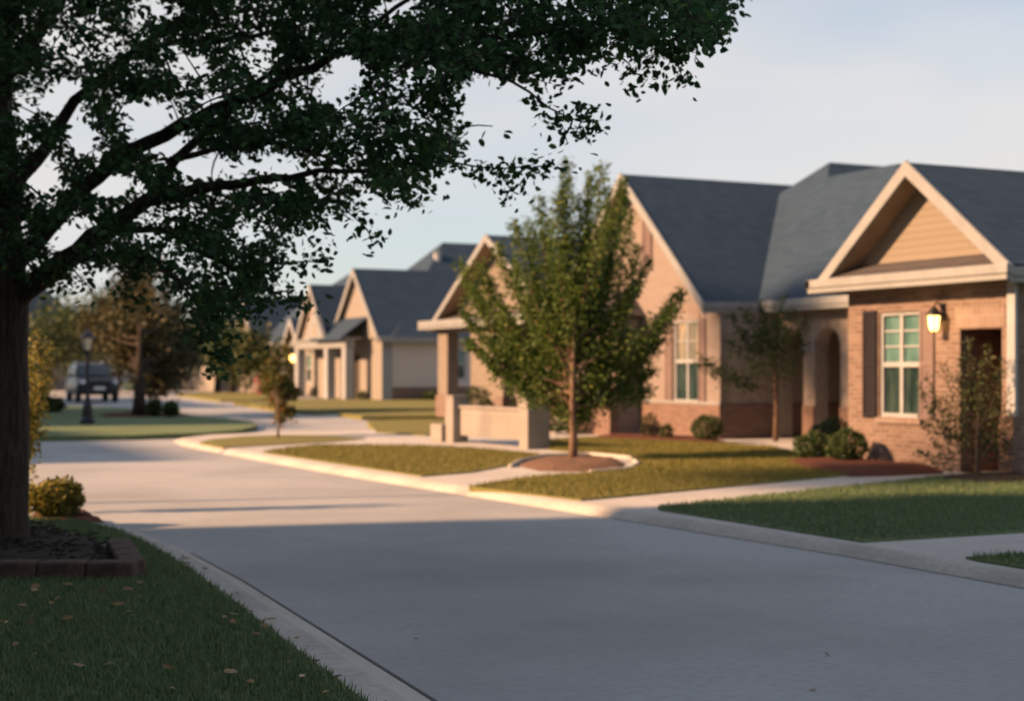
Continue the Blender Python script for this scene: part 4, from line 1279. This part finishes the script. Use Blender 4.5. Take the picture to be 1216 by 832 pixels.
# unseen trees left of the picture, added to shade the porch and right lawn
for (x, y, h, r, lab) in ((0.3, 30.4, 13.2, 1.7, 'tall unseen tree with a high crown, added across the street to shade the arched porch'), (-1.6, 20.0, 8.6, 2.0, 'tall unseen tree by the crossing, added to shade the right lawn')):
    back_tree((x, y, 0), h, r, lab, 'leaf_bush', 3000, .2, (.86, .09), .09)

# ------------------------------------------------------------------ stone entrance wall with posts
P0, P1 = Vector((12.62, 29.25, 0)), Vector((12.92, 26.2, 0))
ew = empty('stone_wall', (P1.x, P1.y, .1), 'low cream stone entrance wall between two square posts on the front lawn', 'wall')
dirv = (P1 - P0).normalized()
rz = math.atan2(dirv.y, dirv.x)
nv = Vector((-dirv.y, dirv.x, 0))
if nv.x < 0:
    nv = -nv
L = (P1 - P0).length
MB().obox(tuple((P0 + P1) / 2 + nv * .2 + Vector((0, 0, .55))), (L / 2 - .16, .085, .29), rz).build('panel', M['stone'], ew, bevel=.012)
MB().obox(tuple((P0 + P1) / 2 + nv * .2 + Vector((0, 0, .872))), (L / 2 - .16, .12, .03), rz).build('coping', M['stone'], ew, bevel=.01)
for p, dep_h in ((P0, .19), (P1, .26)):
    c = p + nv * dep_h * .75
    q = MB().obox((c.x, c.y, .58), (.165, dep_h, .49), rz).build('post', M['stone'], ew, bevel=.012)
    k = MB().obox((c.x, c.y, 1.094), (.185, dep_h + .02, .022), rz).build('post_cap', M['stone'], q, origin=ori(ew), bevel=.01)
    k.location = (0, 0, 0)
c = P0 + Vector((.12, .55, 0))
lp = empty('stone_pedestal', (c.x, c.y, .1), 'low stone pedestal standing just left of the cream entrance wall', 'pedestal')
MB().obox((c.x, c.y, .29), (.26, .26, .19), rz).build('block', M['stone'], lp, bevel=.015)
MB().obox((c.x + .15, c.y - .25, .6), (.2, .2, .09), rz).build('cap', M['stone'], lp, bevel=.015)
MB().obox((c.x + .15, c.y - .25, .31), (.15, .15, .2), rz).build('shaft', M['stone'], lp, bevel=.015)

# ------------------------------------------------------------------ edging bricks round the big tree's bed
bed_c = [CW(-2.9, 11.22), CW(-3.5, 13.1), CW(-4.6, 14.4), CW(-7.2, 14.6), CW(-7.4, 11.25)]
mound('mulch_bed', [tuple(p[:2]) for p in bed_c], .1, .12, 'mulch', 7, 900)
def edging(cx, cy, rz, label):
    p = CW(cx, cy, .1)
    m = MB().obox((p.x, p.y, .168), (.184, .1, .07), rz - TH)
    o = m.build('edging_brick', M['edgebrick'], origin=(p.x, p.y, .1), bevel=.018)
    o.data.transform(__import__('mathutils').Matrix.Identity(4))
    return tag(o, label, 'brick', 'edging bricks round the big tree bed')
ordn = ['first', 'second', 'third', 'fourth', 'fifth', 'sixth']
for k in range(6):
    edging(-3.03 - k * .375, 11.2 + random.uniform(-.012, .012), random.uniform(-.03, .03), 'reddish brown edging brick, %s from the corner in the bed\'s front row' % ordn[k])
for k in range(4):
    t = .3 + k * .385
    a = math.atan2(1.85, -.64)
    edging(-2.86 + t * math.cos(a), 11.15 + t * math.sin(a), a + random.uniform(-.03, .03), 'reddish brown edging brick, %s from the corner in the bed\'s side row' % ordn[k])

# ------------------------------------------------------------------ dry leaves
pts = []
while len(pts) < 170:
    x, y = random.uniform(-.8, 2.5), random.uniform(5, 12.4)
    if random.random() < .2:
        x = 2.42 + .07 * (y - 6.8) + random.gauss(0, .09)
    pts.append((x, y, .15 if x < 2.38 + .07 * (y - 6.8) else .112))
v, l = leaf_verts(np.array(pts), .075, droop=0, width=1.3)
zb = np.repeat(np.array(pts)[:, 2], 6)
v[:, 2] = zb + .012 + (v[:, 2] - zb) * .35
tag(np_mesh('fallen_leaves', v, 4, l, M['litter']), 'dry fallen leaves scattered on the shaded front lawn and kerb', 'leaf litter', kind='stuff')
for i, (px, py, lab) in enumerate(((497, 758, 'dry brown leaf lying near the gutter joint on the road'), (485, 740, 'tiny dry leaf beside the gutter joint, farther up the road'), (985, 778, 'dry brown leaf lying alone in the middle of the road'), (970, 818, 'dry leaf at the bottom edge of the road'))):
    p = G(px, py, .006)
    v, l = leaf_verts(np.array([tuple(p)]), .07, droop=0, width=1.2)
    v[:, 2] = .007 + np.abs(v[:, 2] - .006) * .25
    o = np_mesh('fallen_leaf', v, 4, l, M['litter'], origin=tuple(p))
    tag(o, lab, 'leaf')

# ------------------------------------------------------------------ lamp post
b = G(104, 503, .12)
lpst = empty('lamp_post', b, 'dark blue-black lamp post with pale lantern on the island lawn', 'lamp post')
MB().lathe(b, [(.2, 0), (.2, .12), (.15, .18), (.13, .5), (.09, .62), (.07, .75), (.055, .8)], 12).build('base', M['lampnavy'], lpst, smooth=False)
MB().lathe(b, [(.05, .79), (.04, 1.9), (.07, 1.92), (.07, 1.96), (.04, 1.98), (.04, 2.02)], 10).build('pole', M['lampnavy'], lpst)
ln = MB()
ln.lathe(b, [(.04, 2.0), (.13, 2.06), (.13, 2.09)], 8)
ln.lathe(b, [(.22, 2.44), (.17, 2.52), (.06, 2.62), (.02, 2.72)], 8)
for k in range(4):
    g = math.pi / 4 + k * math.pi / 2
    ln.tube([b + Vector((.12 * math.cos(g), .12 * math.sin(g), 2.08)), b + Vector((.19 * math.cos(g), .19 * math.sin(g), 2.46))], .014, 5)
ln = ln.build('lantern', M['lampnavy'], lpst)
q = MB().lathe(b, [(.1, 2.09), (.165, 2.435)], 8).build('lamp_glass', M['glassframe'], ln, origin=ori(lpst))
q.location = (0, 0, 0)

# ------------------------------------------------------------------ parked SUV
def suv(loc, heading):
    root = empty('parked_car', loc, 'dark navy SUV parked on the far road behind the lamp post', 'car', rz=heading)
    # local frame: +X forward, +Y left; built about the origin
    def bld(m, name, mat, par=None, **k):
        me = m.build(name, M[mat], None, **k)
        me.parent = par or root
        return me
    def loft(sections, n_close=True):
        m = MB()
        n = len(sections[0])
        for s in sections:
            m.v += s
        for i in range(len(sections) - 1):
            for k in range(n):
                k2 = (k + 1) % n
                m.f.append((i * n + k, i * n + k2, (i + 1) * n + k2, (i + 1) * n + k))
        m.f.append(tuple(range(n - 1, -1, -1)))
        m.f.append(tuple((len(sections) - 1) * n + k for k in range(n)))
        return m
    def ring(x, w, z0, z1, tum=.06):
        return [(x, -w, z0 + .12), (x, -w * 1.0, (z0 + z1) / 2), (x, -w + tum, z1 - .04), (x, -w + tum + .08, z1), (x, w - tum - .08, z1), (x, w - tum, z1 - .04), (x, w, (z0 + z1) / 2), (x, w, z0 + .12), (x, w - .12, z0), (x, -w + .12, z0)]
    secs = [ring(2.45, .78, .48, .95), ring(2.38, .9, .4, 1.08), ring(2.0, .98, .36, 1.16), ring(1.2, 1.0, .34, 1.22), ring(.0, 1.0, .34, 1.26), ring(-1.4, 1.0, .34, 1.27), ring(-2.2, .98, .36, 1.24), ring(-2.42, .9, .42, 1.15)]
    body = bld(loft(secs), 'body', 'carpaint', smooth=True, bevel=.0)
    cab = [ring(1.15, .9, 1.18, 1.24, .02), ring(.45, .86, 1.2, 1.82, .12), ring(.1, .86, 1.2, 1.9, .12), ring(-1.3, .86, 1.2, 1.92, .12), ring(-2.0, .84, 1.2, 1.84, .12), ring(-2.34, .84, 1.18, 1.3, .06)]
    bld(loft(cab), 'cabin', 'carpaint', smooth=True)
    # glass set just proud of the cabin
    bld(MB().add([(1.13, -.78, 1.27), (1.13, .78, 1.27), (.51, .69, 1.81), (.51, -.69, 1.81)], [(0, 1, 2, 3)]).add([(1.12, -.78, 1.26), (1.12, .78, 1.26), (.5, .69, 1.80), (.5, -.69, 1.80)], [(3, 2, 1, 0)]), 'windscreen', 'carglass')
    for s in (-1, 1):
        for (a, b2, c, d2) in ((.75, -.35, .35, -.35), (-.45, -1.2, -.45, -1.2), (-1.3, -2.15, -1.3, -1.9)):
            y1, y2 = s * .89, s * .79
            bld(MB().add([(a, y1, 1.3), (b2, y1, 1.3), (d2, y2, 1.78), (c, y2, 1.78)], [(0, 1, 2, 3)]).add([(a, y1 - s * .012, 1.3), (b2, y1 - s * .012, 1.3), (d2, y2 - s * .012, 1.78), (c, y2 - s * .012, 1.78)], [(3, 2, 1, 0)]), 'side_window', 'carglass')
        bld(MB().obox((2.34, s * .68, .98), (.1, .19, .085), -s * .35), 'headlight', 'headlight', bevel=.03)
        bld(MB().obox((.85, s * 1.06, 1.32), (.07, .11, .08), 0), 'mirror', 'carpaint', bevel=.03)
        bld(MB().obox((-2.36, s * .76, 1.08), (.06, .12, .16), 0), 'tail_light', 'leaf_red', bevel=.02)
        bld(MB().tube([(.2, s * .68, 1.95), (-1.8, s * .68, 1.96)], .025, 6), 'roof_rail', 'rim')
    bld(MB().box(2.40, 2.47, -.5, .5, .78, 1.0), 'grille', 'black', bevel=.02)
    bld(MB().box(2.44, 2.5, -.86, .86, .46, .70), 'bumper', 'carpaint', bevel=.04)
    bld(MB().box(2.505, 2.52, -.26, .26, .62, .76), 'number_plate', 'plate')
    w0 = None
    for (x, y) in ((1.5, .86), (1.5, -.86), (-1.5, .86), (-1.5, -.86)):
        if w0 is None:
            m = MB()
            prof = [(.24, -.12), (.34, -.12), (.385, -.08), (.385, .08), (.34, .12), (.24, .12)]
            m.lathe((0, 0, 0), prof, 20)
            m.v = [(p[0], p[2], p[1]) for p in m.v]
            w0 = bld(m, 'wheel', 'tyre')
            r_ = MB().lathe((0, 0, 0), [(.25, -.125), (.25, .125)], 20)
            for k in range(5):
                g = k * 2 * math.pi / 5
                r_.obox((.13 * math.cos(g), .13 * math.sin(g), 0), (.11, .03, .135), g)
            r_.v = [(p[0], p[2], p[1]) for p in r_.v]
            r0 = bld(r_, 'rim', 'rim', par=w0)
            w0.location = (x, y, .385)
        else:
            w = w0.copy()
            COL.objects.link(w)
            w.location = (x, y, .385)
            r2 = r0.copy()
            COL.objects.link(r2)
            r2.parent = w
    return root
cl = CW((109 - CX) / F * 75, 75, .004)
phi = R(24)
hd = CW(math.sin(phi), -math.cos(phi), 0)
suv(cl, math.atan2(hd.y, hd.x)).scale = (1.05, 1.05, 1.03)
